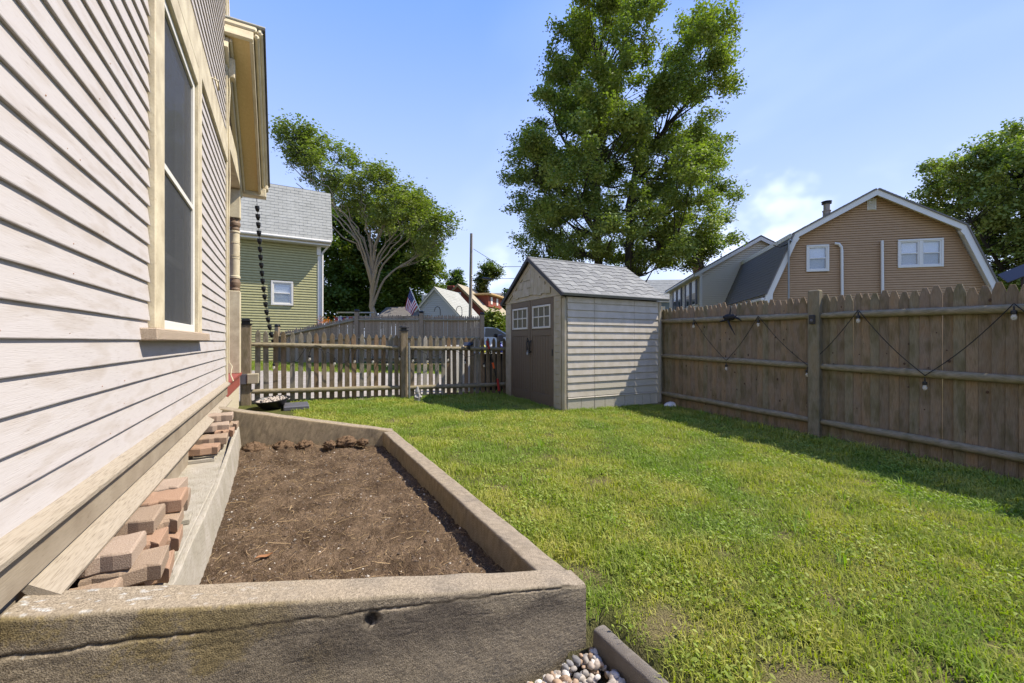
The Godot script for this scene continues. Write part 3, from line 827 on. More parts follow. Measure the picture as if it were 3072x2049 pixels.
func build_ledge() -> void:
	var t := thing("wooden_ledge", "weathered white painted wooden ledge between siding and planter soil", "ledge")
	var st := st0()
	bx(st, V(-0.15, 0.235, 1.62), V(0.222, 0.268, 5.18), 0.004)
	shape("shelf_board", t, st.commit(), M.old_board)
	# front board, leaning out a little towards its foot
	shape("front_board", t, gridmesh(40, 4, func(u: float, v: float):
		var a := lerpf(5.16, 1.62, u)
		var q = [[0.224, 0.266], [0.246, 0.268], [0.252, 0.26], [0.275, 0.06], [0.278, -0.05]][int(round(v * 4))]
		var rise := 0.06 * smoothstep(3.2, 5.2, a)
		return V(q[0] + 0.004 * fn.get_noise_2d(a * 30, v * 9) - 0.03 * smoothstep(3.0, 5.5, a), q[1] + (rise if v < 0.6 else 0.0) + 0.004 * fn.get_noise_1d(a * 50), a), func(_p, _n): return Color.WHITE), M.old_board)
	var blocks := [[1.98, "grey wooden block under the nearest paver stack"], [2.31, "grey wooden block between the near paver stacks"], [2.68, "grey wooden block under the rearmost of the near pavers"], [3.98, "flat grey wooden block in front of the far paver stack"]]
	for b in blocks:
		var s2 := st0()
		bx(s2, Vector3(-0.13, 0, -0.035), Vector3(0.085, 0.028, 0.035), 0.004)
		tag(shape("wooden_block", self, s2.commit(), M.old_board, V(0.085 + (0.03 if b[0] < 3 else -0.02), 0.2685, b[0]), Vector3(0, 0.08, 0)), b[1], "block", "wooden blocks under the pavers")
	var hs := [paver_mesh(0.22, 0.17, 0.058, 1), paver_mesh(0.21, 0.165, 0.058, 2), paver_mesh(0.13, 0.15, 0.058, 3), paver_mesh(0.235, 0.18, 0.06, 4)]
	# x, a, height level, shape, tone, yaw
	var L := [
		[0.135, 1.78, 0.0, 2, 1, 0.05, "lower brown paver beside the near wall, half under another"],
		[0.035, 1.745, 1.0, 3, 0, -0.04, "brown paver touching the near planter wall, lowest top of its stack"],
		[0.02, 1.93, 0.0, 3, 2, 0.0, "lower paver almost covered by the big pinkish one"],
		[0.13, 1.965, 1.0, 1, 1, 0.06, "brown paver jutting right below the pinkish top paver"],
		[0.17, 2.06, 0.0, 2, 2, 0.1, "orange lower paver poking out at the right of the near stack"],
		[0.045, 1.975, 2.0, 3, 3, -0.03, "large pinkish flat paver on top of the nearest stack"],
		[0.125, 2.17, 1.0, 2, 2, 0.03, "small orange brown paver tucked behind the pinkish top one"],
		[0.04, 2.16, 0.0, 3, 1, 0.0, "lower paver second stack from the near wall, mostly covered"],
		[0.15, 2.34, 0.0, 2, 2, 0.1, "orange paver standing on the shelf beside a grey block"],
		[0.14, 2.40, 1.0, 2, 0, 0.05, "reddish half paver in the middle of the near group"],
		[0.04, 2.285, 2.0, 3, 1, -0.05, "dark brown paver on top with a dark gap beneath it"],
		[0.06, 2.52, 1.0, 1, 0, 0.02, "middle paver beneath the orange edged one"],
		[0.09, 2.50, 2.0, 3, 2, -0.02, "paver with a bright orange front edge in the near group"],
		[0.05, 2.62, 0.0, 1, 1, 0.0, "bottom paver at the back of the near group"],
		[0.075, 2.69, 1.0, 3, 1, 0.04, "second highest paver at the back of the near group"],
		[0.06, 2.715, 2.0, 1, 3, -0.06, "rearmost pale topped paver of the near group"],
		[0.065, 4.03, 0.45, 1, 2, 0.0, "bright orange paver lying on the flat grey block"],
		[0.09, 4.22, 1.0, 3, 0, -0.02, "brown paver at the front of the far stack, top cracked"],
		[0.05, 4.35, 0.0, 3, 1, 0.0, "bottom paver of the far stack against the skirt"],
		[0.17, 4.40, 1.3, 2, 2, 0.02, "small red brown paver on the board beside the far stack"],
		[0.08, 4.46, 2.0, 3, 3, 0.02, "upper pinkish paver in the middle of the far stack"],
		[0.07, 4.62, 1.0, 3, 0, 0.0, "paver under the highest one of the far stack"],
		[0.09, 4.66, 2.9, 3, 3, -0.02, "highest paver of the far stack, pale pink"],
		[0.18, 4.62, 1.6, 2, 0, 0.0, "reddish paver end with a dark hollow by the far stack"]]
	for p in L:
		var o := shape("paver", self, hs[p[3]], M["paver_%d" % p[4]], V(p[0], 0.2975 + p[2] * 0.0605, p[1]), Vector3(rng.randf_range(-0.015, 0.015), p[5], rng.randf_range(-0.02, 0.01)))
		tag(o, p[6], "paver", "scalloped pavers stacked along the house")

# ================================================================ the clapboard house
func clapboard(t: Node3D, y0: float, a0: float, a1: float) -> void:
	var n := maxi(2, int((a1 - a0) / 0.22))
	var sd := rng.randf() * 100.0
	var m := gridmesh(n, 4, func(u: float, v: float):
		var a := lerpf(a0, a1, u)
		var w := 0.0022 * fn.get_noise_2d(a * 55.0, sd) + 0.0012 * fn2.get_noise_2d(a * 190.0, sd)
		var q = [[-0.012, -0.0005], [0.0145, 0.0], [0.0155, 0.003], [0.009, 0.055], [0.003, 0.108]][int(round(v * 4))]
		return V(q[0] + w * 0.9 * (1.0 - v), y0 + q[1] + w * (1.0 if v < 0.6 else 0.0), a), func(_p, _n): return Color.WHITE)
	# hard edge at the butt: flat shading from the grid would round it, so re-index without sharing
	var st := SurfaceTool.new()
	st.create_from(m, 0)
	st.deindex()
	var arr := st.commit_to_arrays()
	var P: PackedVector3Array = arr[Mesh.ARRAY_VERTEX]
	var s2 := st0()
	for i in range(0, P.size(), 3): tri(s2, P[i], P[i + 2], P[i + 1])
	shape("clapboard", t, s2.commit(), M.clapboard)

func build_house() -> void:
	rng.seed = 3
	var t := thing("clapboard_house", "pale pinkish clapboard house with cream trim close on the left", "house")
	# sheathing with the window opening, and the closed shell behind
	var st := st0()
	bx(st, V(-0.16, 0.1, -3.0), V(-0.012, 5.6, 3.0))
	bx(st, V(-0.16, 0.1, 4.06), V(-0.012, 5.6, 6.15))
	bx(st, V(-0.16, 0.1, 3.0), V(-0.012, 1.22, 4.06))
	bx(st, V(-0.16, 3.24, 3.0), V(-0.012, 5.6, 4.06))
	shape("wall", t, st.commit(), M.tan_paint)
	box("wall", t, V(-6.0, 0.1, 6.0), V(-0.165, 5.6, 6.15), M.clapboard)
	box("wall", t, V(-6.0, 0.1, -3.0), V(-0.165, 5.6, -2.85), M.clapboard)
	box("wall", t, V(-6.15, 0.1, -3.0), V(-6.0, 5.6, 6.15), M.clapboard)
	box("floor", t, V(-6.0, 0.55, -2.84), V(-0.165, 0.65, 5.99), M.dark_room)
	box("roof", t, V(-6.4, 5.62, -3.3), V(0.12, 5.85, 6.4), M.grey_shingle)
	for k in 49:
		var y := 0.716 + k * 0.0985
		if y > 5.45: break
		if y < 1.19 or y > 3.62:
			var cut := rng.randf_range(0.8, 5.2)
			if rng.randf() < 0.5:
				clapboard(t, y, -2.6, cut - 0.001)
				clapboard(t, y, cut + 0.001, 6.055)
			else: clapboard(t, y, -2.6, 6.055)
		else:
			clapboard(t, y, -2.6, 2.795)
			if y < 3.33: clapboard(t, y, 4.225, 6.055)
	var nl := st0()
	for i in 130:
		var k := rng.randi() % 26
		var na := rng.randf_range(0.7, 5.9)
		var ny := 0.716 + k * 0.0985 + 0.018
		if na > 2.7 and na < 4.3 and ny > 1.15 and ny < 3.7: continue
		if ny > 3.33 and ny < 3.7 and na > 2.7: continue
		var ring := []
		var rr := rng.randf_range(0.0016, 0.0036)
		for j in 7: ring.append(V(0.0145, ny + sin(TAU * j / 7.0) * rr, na - cos(TAU * j / 7.0) * rr))
		for j in 7: tri(nl, V(0.0165, ny, na), ring[j], ring[(j + 1) % 7])
	tag(shape("nail_heads", t, nl.commit(), flat("rusty_nail", C(150, 110, 78), 0.9)), "", "", "", "stuff")
	box("corner_board", t, V(-0.01, 0.70, 6.06), V(0.028, 5.6, 6.165), M.cream, 0.003)
	box("belt_board", t, V(-0.01, 3.365, 2.80), V(0.034, 3.655, 6.055), M.cream, 0.003)
	# water table: drip cap, board, skirt
	st = st0()
	prism(st, [Vector2(-0.01, 0.725), Vector2(-0.01, 0.672), Vector2(0.05, 0.668), Vector2(0.056, 0.676), Vector2(0.056, 0.690), Vector2(0.045, 0.702), Vector2(0.012, 0.722)], -6.1, 3.0)
	shape("drip_cap", t, st.commit(), M.peeling_wood)
	box("water_table", t, V(-0.01, 0.555, -3.0), V(0.026, 0.667, 6.1), M.tan_paint, 0.003)
	st = st0()
	prism(st, [Vector2(0.0, 0.552), Vector2(-0.02, 0.552), Vector2(0.03, 0.492), Vector2(0.075, 0.485), Vector2(0.078, 0.497)], -6.05, -1.62)
	shape("skirt_board", t, st.commit(), M.peeling_wood)
	st = st0()
	bx(st, V(-0.16, -0.2, -3.0), V(-0.03, 0.55, 1.66))
	bx(st, V(-0.16, -0.2, 2.95), V(-0.10, 0.55, 3.25))
	bx(st, V(-0.16, -0.2, 3.75), V(-0.10, 0.55, 6.15))
	bx(st, V(-0.16, -0.2, 1.66), V(-0.10, 0.55, 2.95))
	bx(st, V(-0.16, -0.2, 3.25), V(-0.10, 0.30, 3.75))
	shape("foundation", t, st.commit(), M.foundation)
	var bwin := node("basement_window", t)
	box("frame", bwin, V(-0.14, 0.30, 3.25), V(-0.09, 0.55, 3.30), M.white_paint)
	box("frame", bwin, V(-0.14, 0.30, 3.70), V(-0.09, 0.55, 3.75), M.white_paint)
	box("pane", bwin, V(-0.125, 0.30, 3.30), V(-0.12, 0.55, 3.70), M.car_glass)
	# tall sash window
	var w := node("window", t)
	box("casing", w, V(-0.02, 1.27, 2.80), V(0.036, 3.364, 2.992), M.cream, 0.004)
	box("casing", w, V(-0.02, 1.27, 4.07), V(0.036, 3.364, 4.22), M.cream, 0.004)
	box("casing", w, V(-0.02, 3.22, 2.993), V(0.034, 3.364, 4.069), M.cream, 0.004)
	box("sill", w, V(-0.02, 1.205, 2.64), V(0.078, 1.268, 4.30), M.sill_wood, 0.006)
	st = st0()
	for q in [[3.0, 3.045], [4.015, 4.06]]: bx(st, V(-0.03, 1.27, q[0]), V(0.012, 3.215, q[1]), 0.003)
	for q in [[1.27, 1.325], [3.165, 3.215]]: bx(st, V(-0.03, q[0], 3.046), V(0.011, q[1], 4.014), 0.003)
	shape("storm_frame", w, st.commit(), M.white_vinyl)
	box("meeting_rail", w, V(-0.028, 2.215, 3.046), V(0.008, 2.255, 4.014), M.white_vinyl, 0.003)
	box("glass_pane", w, V(-0.012, 2.256, 3.046), V(-0.009, 3.164, 4.014), M.pane)
	box("glass_pane", w, V(-0.012, 1.326, 3.046), V(-0.009, 2.214, 4.014), M.pane)
	box("insect_screen", w, V(-0.0045, 1.326, 3.046), V(-0.004, 3.164, 4.014), M.screen)
	st = st0()
	for q in [[3.02, 3.07], [3.99, 4.04]]: bx(st, V(-0.10, 1.28, q[0]), V(-0.05, 3.2, q[1]), 0.003)
	for q in [[1.28, 1.34], [1.74, 1.79], [3.14, 3.2]]: bx(st, V(-0.095, q[0], 3.071), V(-0.055, q[1], 3.989), 0.003)
	shape("inner_sash", w, st.commit(), M.white_vinyl)
	st = st0()
	for i in 9:
		var a := 3.62 + i * 0.045
		tube(st, [V(-0.17 - 0.02 * (i % 2), 1.3, a), V(-0.165 - 0.02 * (i % 2), 3.2, a)], [0.024, 0.024], 7)
	shape("curtain", w, st.commit(), M.curtain)
	# small fittings
	st = st0()
	bx(st, V(0.03, 4.42, 6.10), V(0.10, 4.66, 6.22), 0.01)
	shape("junction_box", t, st.commit(), M.cream)
	rod("cable", t, [V(0.036, 5.4, 6.09), V(0.05, 5.0, 6.07), V(0.036, 4.72, 6.09), V(0.04, 4.4, 6.11), V(0.052, 4.25, 6.09), V(0.036, 3.9, 6.1), V(0.05, 3.2, 6.11), V(0.038, 2.6, 6.1), V(0.04, 0.95, 6.09), V(0.075, 0.9, 6.06), V(0.06, 0.8, 6.07), V(0.09, 0.72, 6.04)], 0.008, M.cream, 6)
	rod("cable", t, [V(0.03, 3.66, 4.75), V(0.07, 3.72, 4.9), V(0.06, 3.68, 5.0), V(0.03, 3.80, 4.98)], 0.006, M.cream, 5)
	# porch beyond the corner
	box("porch_deck", t, V(-2.2, 0.66, 6.17), V(0.035, 0.705, 8.0), M.deck_red, 0.006)
	box("porch_skirt", t, V(-2.1, 0.50, 6.17), V(0.012, 0.658, 7.93), M.deck_red, 0.003)
	box("porch_foundation", t, V(-2.1, -0.2, 6.17), V(0.002, 0.498, 7.90), M.foundation)
	var c := node("porch_column", t, V(-0.045, 0.705, 7.78))
	st = st0()
	bx(st, Vector3(-0.078, 0, -0.078), Vector3(0.078, 1.28, 0.078), 0.008)
	shape("base_block", c, st.commit(), M.cream)
	st = st0()
	lathe(st, [Vector2(0.05, 1.28), Vector2(0.07, 1.285), Vector2(0.074, 1.31), Vector2(0.066, 1.33), Vector2(0.076, 1.37), Vector2(0.079, 1.41), Vector2(0.07, 1.45), Vector2(0.064, 1.47)], 20)
	shape("turned_ring", c, st.commit(), M.brown_ring)
	st = st0()
	lathe(st, [Vector2(0.06, 2.22), Vector2(0.07, 2.24), Vector2(0.064, 2.27), Vector2(0.078, 2.30), Vector2(0.079, 2.335), Vector2(0.066, 2.37), Vector2(0.074, 2.395), Vector2(0.06, 2.41)], 20)
	shape("turned_ring", c, st.commit(), M.brown_ring)
	st = st0()
	var pr := [Vector2(0.064, 1.47), Vector2(0.076, 1.48), Vector2(0.076, 1.51), Vector2(0.068, 1.52)]
	for yy in [1.78, 1.82, 2.02]:
		for q in [[0.07, -0.01], [0.066, -0.004], [0.074, 0.0], [0.074, 0.01], [0.066, 0.014], [0.069, 0.02]]: pr.append(Vector2(q[0], yy + q[1]))
	pr.append_array([Vector2(0.066, 2.18), Vector2(0.076, 2.19), Vector2(0.074, 2.215), Vector2(0.06, 2.22)])
	lathe(st, pr, 20)
	shape("shaft", c, st.commit(), M.cream)
	st = st0()
	bx(st, Vector3(-0.078, 2.41, -0.078), Vector3(0.078, 2.86, 0.078), 0.008)
	shape("top_block", c, st.commit(), M.cream)
	box("porch_beam", t, V(-0.13, 3.57, 6.17), V(0.045, 3.86, 7.95), M.cream, 0.004)
	# gable infill and raking roof with boxed cornice
	st = st0()
	var za := -6.18; var zb := -8.02
	prism(st, [Vector2(6.18, 3.862), Vector2(7.9, 3.862), Vector2(7.9, 3.9), Vector2(6.18, 4.82)], -0.06, 0.0, Transform3D(Basis(Vector3(0, 0, -1), Vector3.UP, Vector3(1, 0, 0)), Vector3.ZERO))
	shape("porch_gable", t, st.commit(), M.brown_ring)
	var roof := node("porch_roof", t)
	# section runs along the slope: hi end (a 6.05, y 5.06) to low end (a 8.14, y 3.83)
	var hi := V(0, 5.06, 6.05)
	var lo := V(0, 3.83, 8.14)
	var dirv := (lo - hi)
	var L := dirv.length()
	var bz := -dirv.normalized()
	var by := Vector3(1, 0, 0).cross(-bz).normalized()
	if by.y < 0: by = -by
	var T := Transform3D(Basis(Vector3(1, 0, 0), by, Vector3(1, 0, 0).cross(by)), hi)
	var zs: float = 1.0 if T.basis.z.dot(dirv) > 0 else -1.0
	var R := func(nm: String, x0: float, x1: float, y0: float, y1: float, s0: float, s1: float, mm: Material, b := 0.004) -> void:
		var s := st0()
		bx(s, Vector3(x0, y0, minf(zs * s0, zs * s1)), Vector3(x1, y1, maxf(zs * s0, zs * s1)), b, T)
		shape(nm, roof, s.commit(), mm)
	R.call("roofing", -2.3, 0.425, 0.0, 0.03, -0.05, L + 0.03, M.grey_shingle)
	R.call("drip_edge", 0.40, 0.418, -0.035, -0.002, -0.04, L + 0.02, M.roof_edge, 0.001)
	R.call("crown", 0.335, 0.398, -0.09, -0.003, -0.02, L, M.cream, 0.02)
	R.call("crown", 0.30, 0.36, -0.16, -0.085, 0.0, L - 0.01, M.cream, 0.02)
	R.call("crown", -0.1, 0.334, -0.09, -0.003, -0.035, 0.03, M.cream, 0.015)
	R.call("fascia", -0.1, 0.30, -0.26, -0.092, -0.012, 0.03, M.cream, 0.004)
	R.call("fascia", 0.262, 0.30, -0.27, -0.155, 0.031, L - 0.03, M.cream, 0.004)
	R.call("soffit", -0.06, 0.261, -0.235, -0.21, 0.031, L - 0.05, M.soffit_paint, 0.0)
	R.call("frieze", 0.002, 0.05, -0.44, -0.237, 0.06, L - 0.05, M.cream, 0.004)
	R.call("frieze", 0.05, 0.085, -0.30, -0.237, 0.06, L - 0.05, M.cream, 0.012)
	st = st0()
	bx(st, V(-0.02, 3.585, 7.99), V(0.37, 3.72, 8.16), 0.008)
	bx(st, V(-0.02, 3.715, 8.02), V(0.40, 3.80, 8.20), 0.02)
	shape("cornice_return", roof, st.commit(), M.cream)
	var el := thing("vinyl_post_bracket", "beige and grey plastic bracket box beside the red porch deck", "bracket", V(0.0, 0.51, 8.0))
	box("grey_collar", el, Vector3(0.02, 0, -0.05), Vector3(0.10, 0.165, 0.05), M.grey_plastic, 0.004)
	box("cap", el, Vector3(0.102, 0.003, -0.06), Vector3(0.27, 0.168, 0.06), M.resin_trim, 0.012)
	# rain chain
	var ch := thing("rain_chain", "black rain chain of small cups hanging from the porch corner", "rain chain", V(0.23, 3.585, 8.12))
	var pts := [Vector3(0, 0, 0), Vector3(0.02, -0.35, -0.05), Vector3(0.05, -0.9, -0.12), Vector3(0.085, -1.4, -0.2), Vector3(0.14, -1.9, -0.24), Vector3(0.21, -2.28, -0.26), Vector3(0.275, -2.5, -0.27), Vector3(0.285, -2.8, -0.27), Vector3(0.285, -2.98, -0.27)]
	var cv := Curve3D.new()
	for p in pts: cv.add_point(p)
	var cup := st0()
	lathe(cup, [Vector2(0.014, -0.045), Vector2(0.022, -0.043), Vector2(0.036, 0.0), Vector2(0.038, 0.004), Vector2(0.038, 0.05), Vector2(0.034, 0.05), Vector2(0.032, 0.005), Vector2(0.018, -0.035), Vector2(0.002, -0.036)], 4)
	var cm := cup.commit()
	var lk := st0()
	tube(lk, [Vector3(0, 0.06, 0), Vector3(0.012, 0.045, 0), Vector3(0.012, 0.015, 0), Vector3(0, 0, 0), Vector3(-0.012, 0.015, 0), Vector3(-0.012, 0.045, 0), Vector3(0, 0.06, 0)], [0.0025, 0.0025, 0.0025, 0.0025, 0.0025, 0.0025, 0.0025], 5)
	var lm := lk.commit()
	var s := 0.02
	var Ln := cv.get_baked_length()
	var i := 0
	while s < Ln - 0.05:
		var p := cv.sample_baked(s)
		var q := cv.sample_baked(minf(s + 0.03, Ln))
		var d := (q - p).normalized()
		var up := -d
		var rx := up.cross(Vector3.BACK).normalized()
		var B := Basis(rx, up, rx.cross(up))
		if i % 2 == 0 and s > 0.12:
			var o := shape("cup", ch, cm, M.black_plastic)
			o.transform = Transform3D(B * Basis(Vector3.UP, 0.5), p + d * 0.0)
			s += 0.055
		else:
			var o := shape("link", ch, lm, M.black_iron)
			o.transform = Transform3D(B * Basis(Vector3.UP, 1.2), p + d * 0.045)
			s += 0.078
		i += 1

# ================================================================ fences
func picket_mesh(w: float, h: float, th: float, tip: float, flat_: float, rounded := false) -> ArrayMesh:
	var st := st0()
	var P := [Vector2(-w / 2, 0), Vector2(w / 2, 0)]
	if rounded:
		P.append_array([Vector2(w / 2, h - tip), Vector2(w * 0.42, h - tip * 0.55), Vector2(w * 0.22, h - tip * 0.15), Vector2(flat_, h), Vector2(-flat_, h), Vector2(-w * 0.22, h - tip * 0.15), Vector2(-w * 0.42, h - tip * 0.55), Vector2(-w / 2, h - tip)])
	else:
		P.append_array([Vector2(w / 2, h - tip), Vector2(flat_, h), Vector2(-flat_, h), Vector2(-w / 2, h - tip)])
	var bv := 0.004
	prism(st, P, -th / 2, th / 2 - bv)
	# front face inset, so that every seam between boards is a small groove
	var Q := P.map(func(v): return Vector2(v.x * (1.0 - bv * 2.0 / w), v.y - (bv if v.y > h * 0.5 else 0.0)))
	for i in P.size():
		var a: Vector2 = P[i]; var b: Vector2 = P[(i + 1) % P.size()]
		var c: Vector2 = Q[(i + 1) % P.size()]; var d: Vector2 = Q[i]
		quad(st, Vector3(a.x, a.y, th / 2 - bv), Vector3(b.x, b.y, th / 2 - bv), Vector3(c.x, c.y, th / 2), Vector3(d.x, d.y, th / 2))
	var ix := Geometry2D.triangulate_polygon(PackedVector2Array(Q))
	for i in range(0, ix.size(), 3):
		var a: Vector2 = Q[ix[i]]; var b: Vector2 = Q[ix[i + 1]]; var c: Vector2 = Q[ix[i + 2]]
		if (b - a).cross(c - a) < 0.0:
			var t := b; b = c; c = t
		tri(st, Vector3(a.x, a.y, th / 2), Vector3(b.x, b.y, th / 2), Vector3(c.x, c.y, th / 2))
	return st.commit()

func log_rail(called: String, parent: Node, p0: Vector3, p1: Vector3, r: float, m: Material) -> void:
	var pts := []
	var rr := []
	var n := 9
	for i in n + 1:
		var p := p0.lerp(p1, float(i) / n)
		p.y += 0.006 * fn.get_noise_2d(i * 30.0, p0.y * 90.0)
		pts.append(p)
		var e := 0.82 if (i == 0 or i == n) else 1.0
		rr.append(r * e * (1.0 + 0.08 * fn.get_noise_2d(i * 40.0, p0.y * 300.0)))
	var st := st0()
	tube(st, pts, rr, 12)
	shape(called, parent, st.commit(), m)

func bulb(parent: Node, at: Vector3) -> void:
	var b := node("bulb", parent, at)
	var st := st0()
	var rev := [Vector2(0.0, -0.008), Vector2(0.015, -0.008), Vector2(0.021, -0.004), Vector2(0.021, 0.022), Vector2(0.019, 0.028), Vector2(0.008, 0.03), Vector2(0.004, 0.075)]
	st = st0()
	lathe(st, rev, 12)
	shape("socket", b, st.commit(), M.black_plastic)
	st = st0()
	lathe(st, [Vector2(0.001, -0.066), Vector2(0.012, -0.062), Vector2(0.02, -0.05), Vector2(0.0225, -0.037), Vector2(0.019, -0.022), Vector2(0.013, -0.009)], 12)
	shape("globe", b, st.commit(), M.bulb_glass)

func swag(parent: Node, pts: Array, r := 0.0045) -> void:
	var cv := Curve3D.new()
	for i in pts.size():
		var d: Vector3 = (pts[mini(i + 1, pts.size() - 1)] - pts[maxi(i - 1, 0)]) * 0.12
		cv.add_point(pts[i], -d, d)
	var P := []
	var n := pts.size() * 5
	for i in n + 1: P.append(cv.sample_baked(cv.get_baked_length() * i / n))
	rod("cord", parent, P, r, M.dark_cord, 5)

func FX(a: float) -> float:   # plane of the tall fence
	return 6.92 + 0.087 * (a - 2.93)

func build_stockade() -> void:
	rng.seed = 21
	var t := thing("stockade_fence", "tall brown weathered stockade fence along the right of the lawn", "fence")
	var phi := -atan2(1.0, 0.087)      # pickets face the yard (-x)
	var meshes := []
	for i in 4: meshes.append(picket_mesh([0.088, 0.09, 0.086, 0.092][i], 1.885 + 0.012 * i, 0.02, 0.092, 0.018))
	var a := -0.62
	var k := 0
	while a < 7.6:
		if a < 1.015 and a > 0.925:
			a = 1.015
			continue
		var mi := rng.randi() % 4
		var o := shape("picket", t, meshes[mi], M["fence_%d" % (rng.randi() % 5)], V(FX(a) + rng.randf_range(-0.005, 0.005), G(FX(a), a) - 0.0 + rng.randf_range(-0.008, 0.016) - 0.028, a), Vector3(rng.randf_range(-0.006, 0.006), -PI / 2 + 0.087, rng.randf_range(-0.003, 0.003)))
		a += 0.0895 + (0.005 if rng.randf() < 0.15 else 0.0008)
	var kn := st0()
	for i in 110:
		var ka := rng.randf_range(0.4, 5.7)
		var ky := rng.randf_range(0.1, 1.65)
		var kc := V(FX(ka) - 0.0105, ky, ka)
		var kr := rng.randf_range(0.006, 0.014)
		var kh := kr * rng.randf_range(0.9, 1.8)
		var ring := []
		for j in 9: ring.append(kc + Vector3(-0.0004, sin(TAU * j / 9.0) * kh, cos(TAU * j / 9.0) * kr))
		for j in 9: tri(kn, kc + Vector3(-0.004, 0, 0), ring[j], ring[(j + 1) % 9])
	tag(shape("knots", t, kn.commit(), flat("knot_wood", C(70, 52, 38), 0.9)), "", "", "", "stuff")
	# the broken short picket at the right
	shape("picket", t, picket_mesh(0.094, 1.60, 0.018, 0.03, 0.02), M.fence_1, V(FX(0.968), G(FX(0.968), 0.968), 0.968), Vector3(0, -PI / 2 + 0.087, 0))
	for s in [[0.50, 2.86], [3.0, 5.75], [5.89, 7.6], [-0.62, 0.36]]:
		for y in [[1.55, 0.043], [0.875, 0.043], [0.145, 0.044]]:
			var a0: float = s[0]; var a1: float = s[1]
			log_rail("rail", t, V(FX(a0) - 0.05, y[0] + G(7, a0) + 0.075, a0), V(FX(a1) - 0.05, y[0] + G(7, a1) + 0.075, a1), y[1], M.rail_z)
	for p in [2.93, 5.82, 0.43]:
		var pn := node("post", t, V(FX(p) - 0.075, 0, p))
		pn.rotation.y = 0.087
		var st := st0()
		bx(st, Vector3(-0.066, G(6.8, p) - 0.2, -0.066), Vector3(0.066, 1.885, 0.066), 0.016)
		shape("shaft", pn, st.commit(), M.fence_3)
	var x0 := func(a_: float, y: float) -> Vector3: return V(FX(a_) - 0.095, y, a_)
	var sl := thing("string_lights", "black string lights in long swags across the tall stockade fence", "string lights")
	var hang := [[4.93, 1.60], [4.27, 0.89], [3.72, 1.585], [3.02, 0.88], [2.43, 1.585], [1.81, 0.83], [1.17, 1.56], [0.5, 0.85]]
	for i in hang.size():
		var h = hang[i]
		bulb(sl, x0.call(h[0], h[1] - 0.095))
		if i < hang.size() - 1:
			var g = hang[i + 1]
			var P := []
			for j in 9:
				var u := j / 8.0
				var hi_: float = maxf(h[1], g[1])
				var lo_: float = minf(h[1], g[1])
				var w := u if h[1] > g[1] else 1.0 - u
				var yy := lerpf(hi_, lo_, w) - 0.05 * sin(w * PI) + 0.0
				P.append(x0.call(lerpf(h[0], g[0], u), yy))
			swag(sl, P)
	var db := thing("solar_lamp_box", "small black box lamp fixed to the fence post", "lamp", V(FX(2.93) - 0.146, 1.49, 2.93), 95)
	box("case", db, Vector3(-0.035, -0.06, -0.02), Vector3(0.035, 0.06, 0.006), M.panel_black, 0.006)
	var st2 := st0()
	lathe(st2, [Vector2(0.018, 0.0), Vector2(0.018, 0.012), Vector2(0.001, 0.016)], 12)
	shape("lens", db, st2.commit(), M.grey_plastic, Vector3(0, -0.01, -0.02), Vector3(-PI / 2, 0, 0))
	# black torn ribbon of cloth on the top rail
	var rb := thing("torn_black_fabric", "torn black fabric knotted on the top rail of the tall fence", "fabric", V(FX(4.2) - 0.1, 1.59, 4.2))
	var r2 := RandomNumberGenerator.new()
	r2.seed = 9
	shape("knot", rb, gridmesh(14, 8, func(u: float, v: float):
		var th := u * TAU; var ph := (v - 0.5) * PI
		var d := Vector3(cos(th) * cos(ph), sin(ph), -sin(th) * cos(ph))
		return d * Vector3(0.035, 0.05, 0.11) * (1.0 + 0.5 * fn.get_noise_3d(d.x * 60, d.y * 60, d.z * 60)), func(_p, _n): return Color.WHITE), M.dark_cord, Vector3(0, 0, 0))
	for q in [[Vector3(0, -0.03, -0.04), Vector3(-0.02, -0.14, 0.02), Vector3(-0.01, -0.29, 0.10)], [Vector3(0, 0, 0.08), Vector3(-0.02, -0.03, 0.16), Vector3(0, -0.07, 0.20)], [Vector3(0, 0.03, 0.0), Vector3(0.02, 0.12, 0.0), Vector3(0.03, 0.2, -0.01)], [Vector3(0, 0, 0.1), Vector3(-0.02, -0.06, -0.14), Vector3(0, -0.06, -0.18)]]:
		var s3 := st0()
		tube(s3, q, [0.02, 0.014, 0.004], 5)
		shape("strip", rb, s3.commit(), M.dark_cord)
	var sp := thing("solar_light", "solar light with dark tilted panel on a stick above the tall fence", "solar light", V(6.80, 1.80, 1.17))
	var s4 := st0()
	bx(s4, Vector3(-0.11, -0.006, -0.075), Vector3(0.11, 0.006, 0.075), 0.003, Transform3D(Basis(Vector3(0.35, 0.45, 0.82).normalized(), Vector3(-0.75, 0.62, -0.02).normalized(), Vector3(0.35, 0.45, 0.82).normalized().cross(Vector3(-0.75, 0.62, -0.02).normalized())).orthonormalized(), Vector3(0, 0.06, 0)))
	shape("panel", sp, s4.commit(), M.solar_cell)
	rod("stick", sp, [Vector3(0.0, 0.04, 0.03), Vector3(0.02, -0.4, 0.03), Vector3(0.02, -1.9, 0.03)], 0.012, M.black_plastic, 7)

func PX(x: float) -> float: return 8.1   # the low fence stands square to the house

func post_cap(parent: Node, at: Vector3, w: float) -> void:
	var c := node("post_cap", parent, at)
	var st := st0()
	bx(st, Vector3(-w - 0.012, 0, -w - 0.012), Vector3(w + 0.012, 0.022, w + 0.012), 0.004)
	bx(st, Vector3(-w * 0.75, 0.022, -w * 0.75), Vector3(w * 0.75, 0.062, w * 0.75), 0.004)
	bx(st, Vector3(-w - 0.02, 0.062, -w - 0.02), Vector3(w + 0.02, 0.078, w + 0.02), 0.004)
	bx(st, Vector3(-w * 0.8, 0.078, -w * 0.8), Vector3(w * 0.8, 0.1, w * 0.8), 0.012)
	shape("cap", c, st.commit(), M.black_plastic)

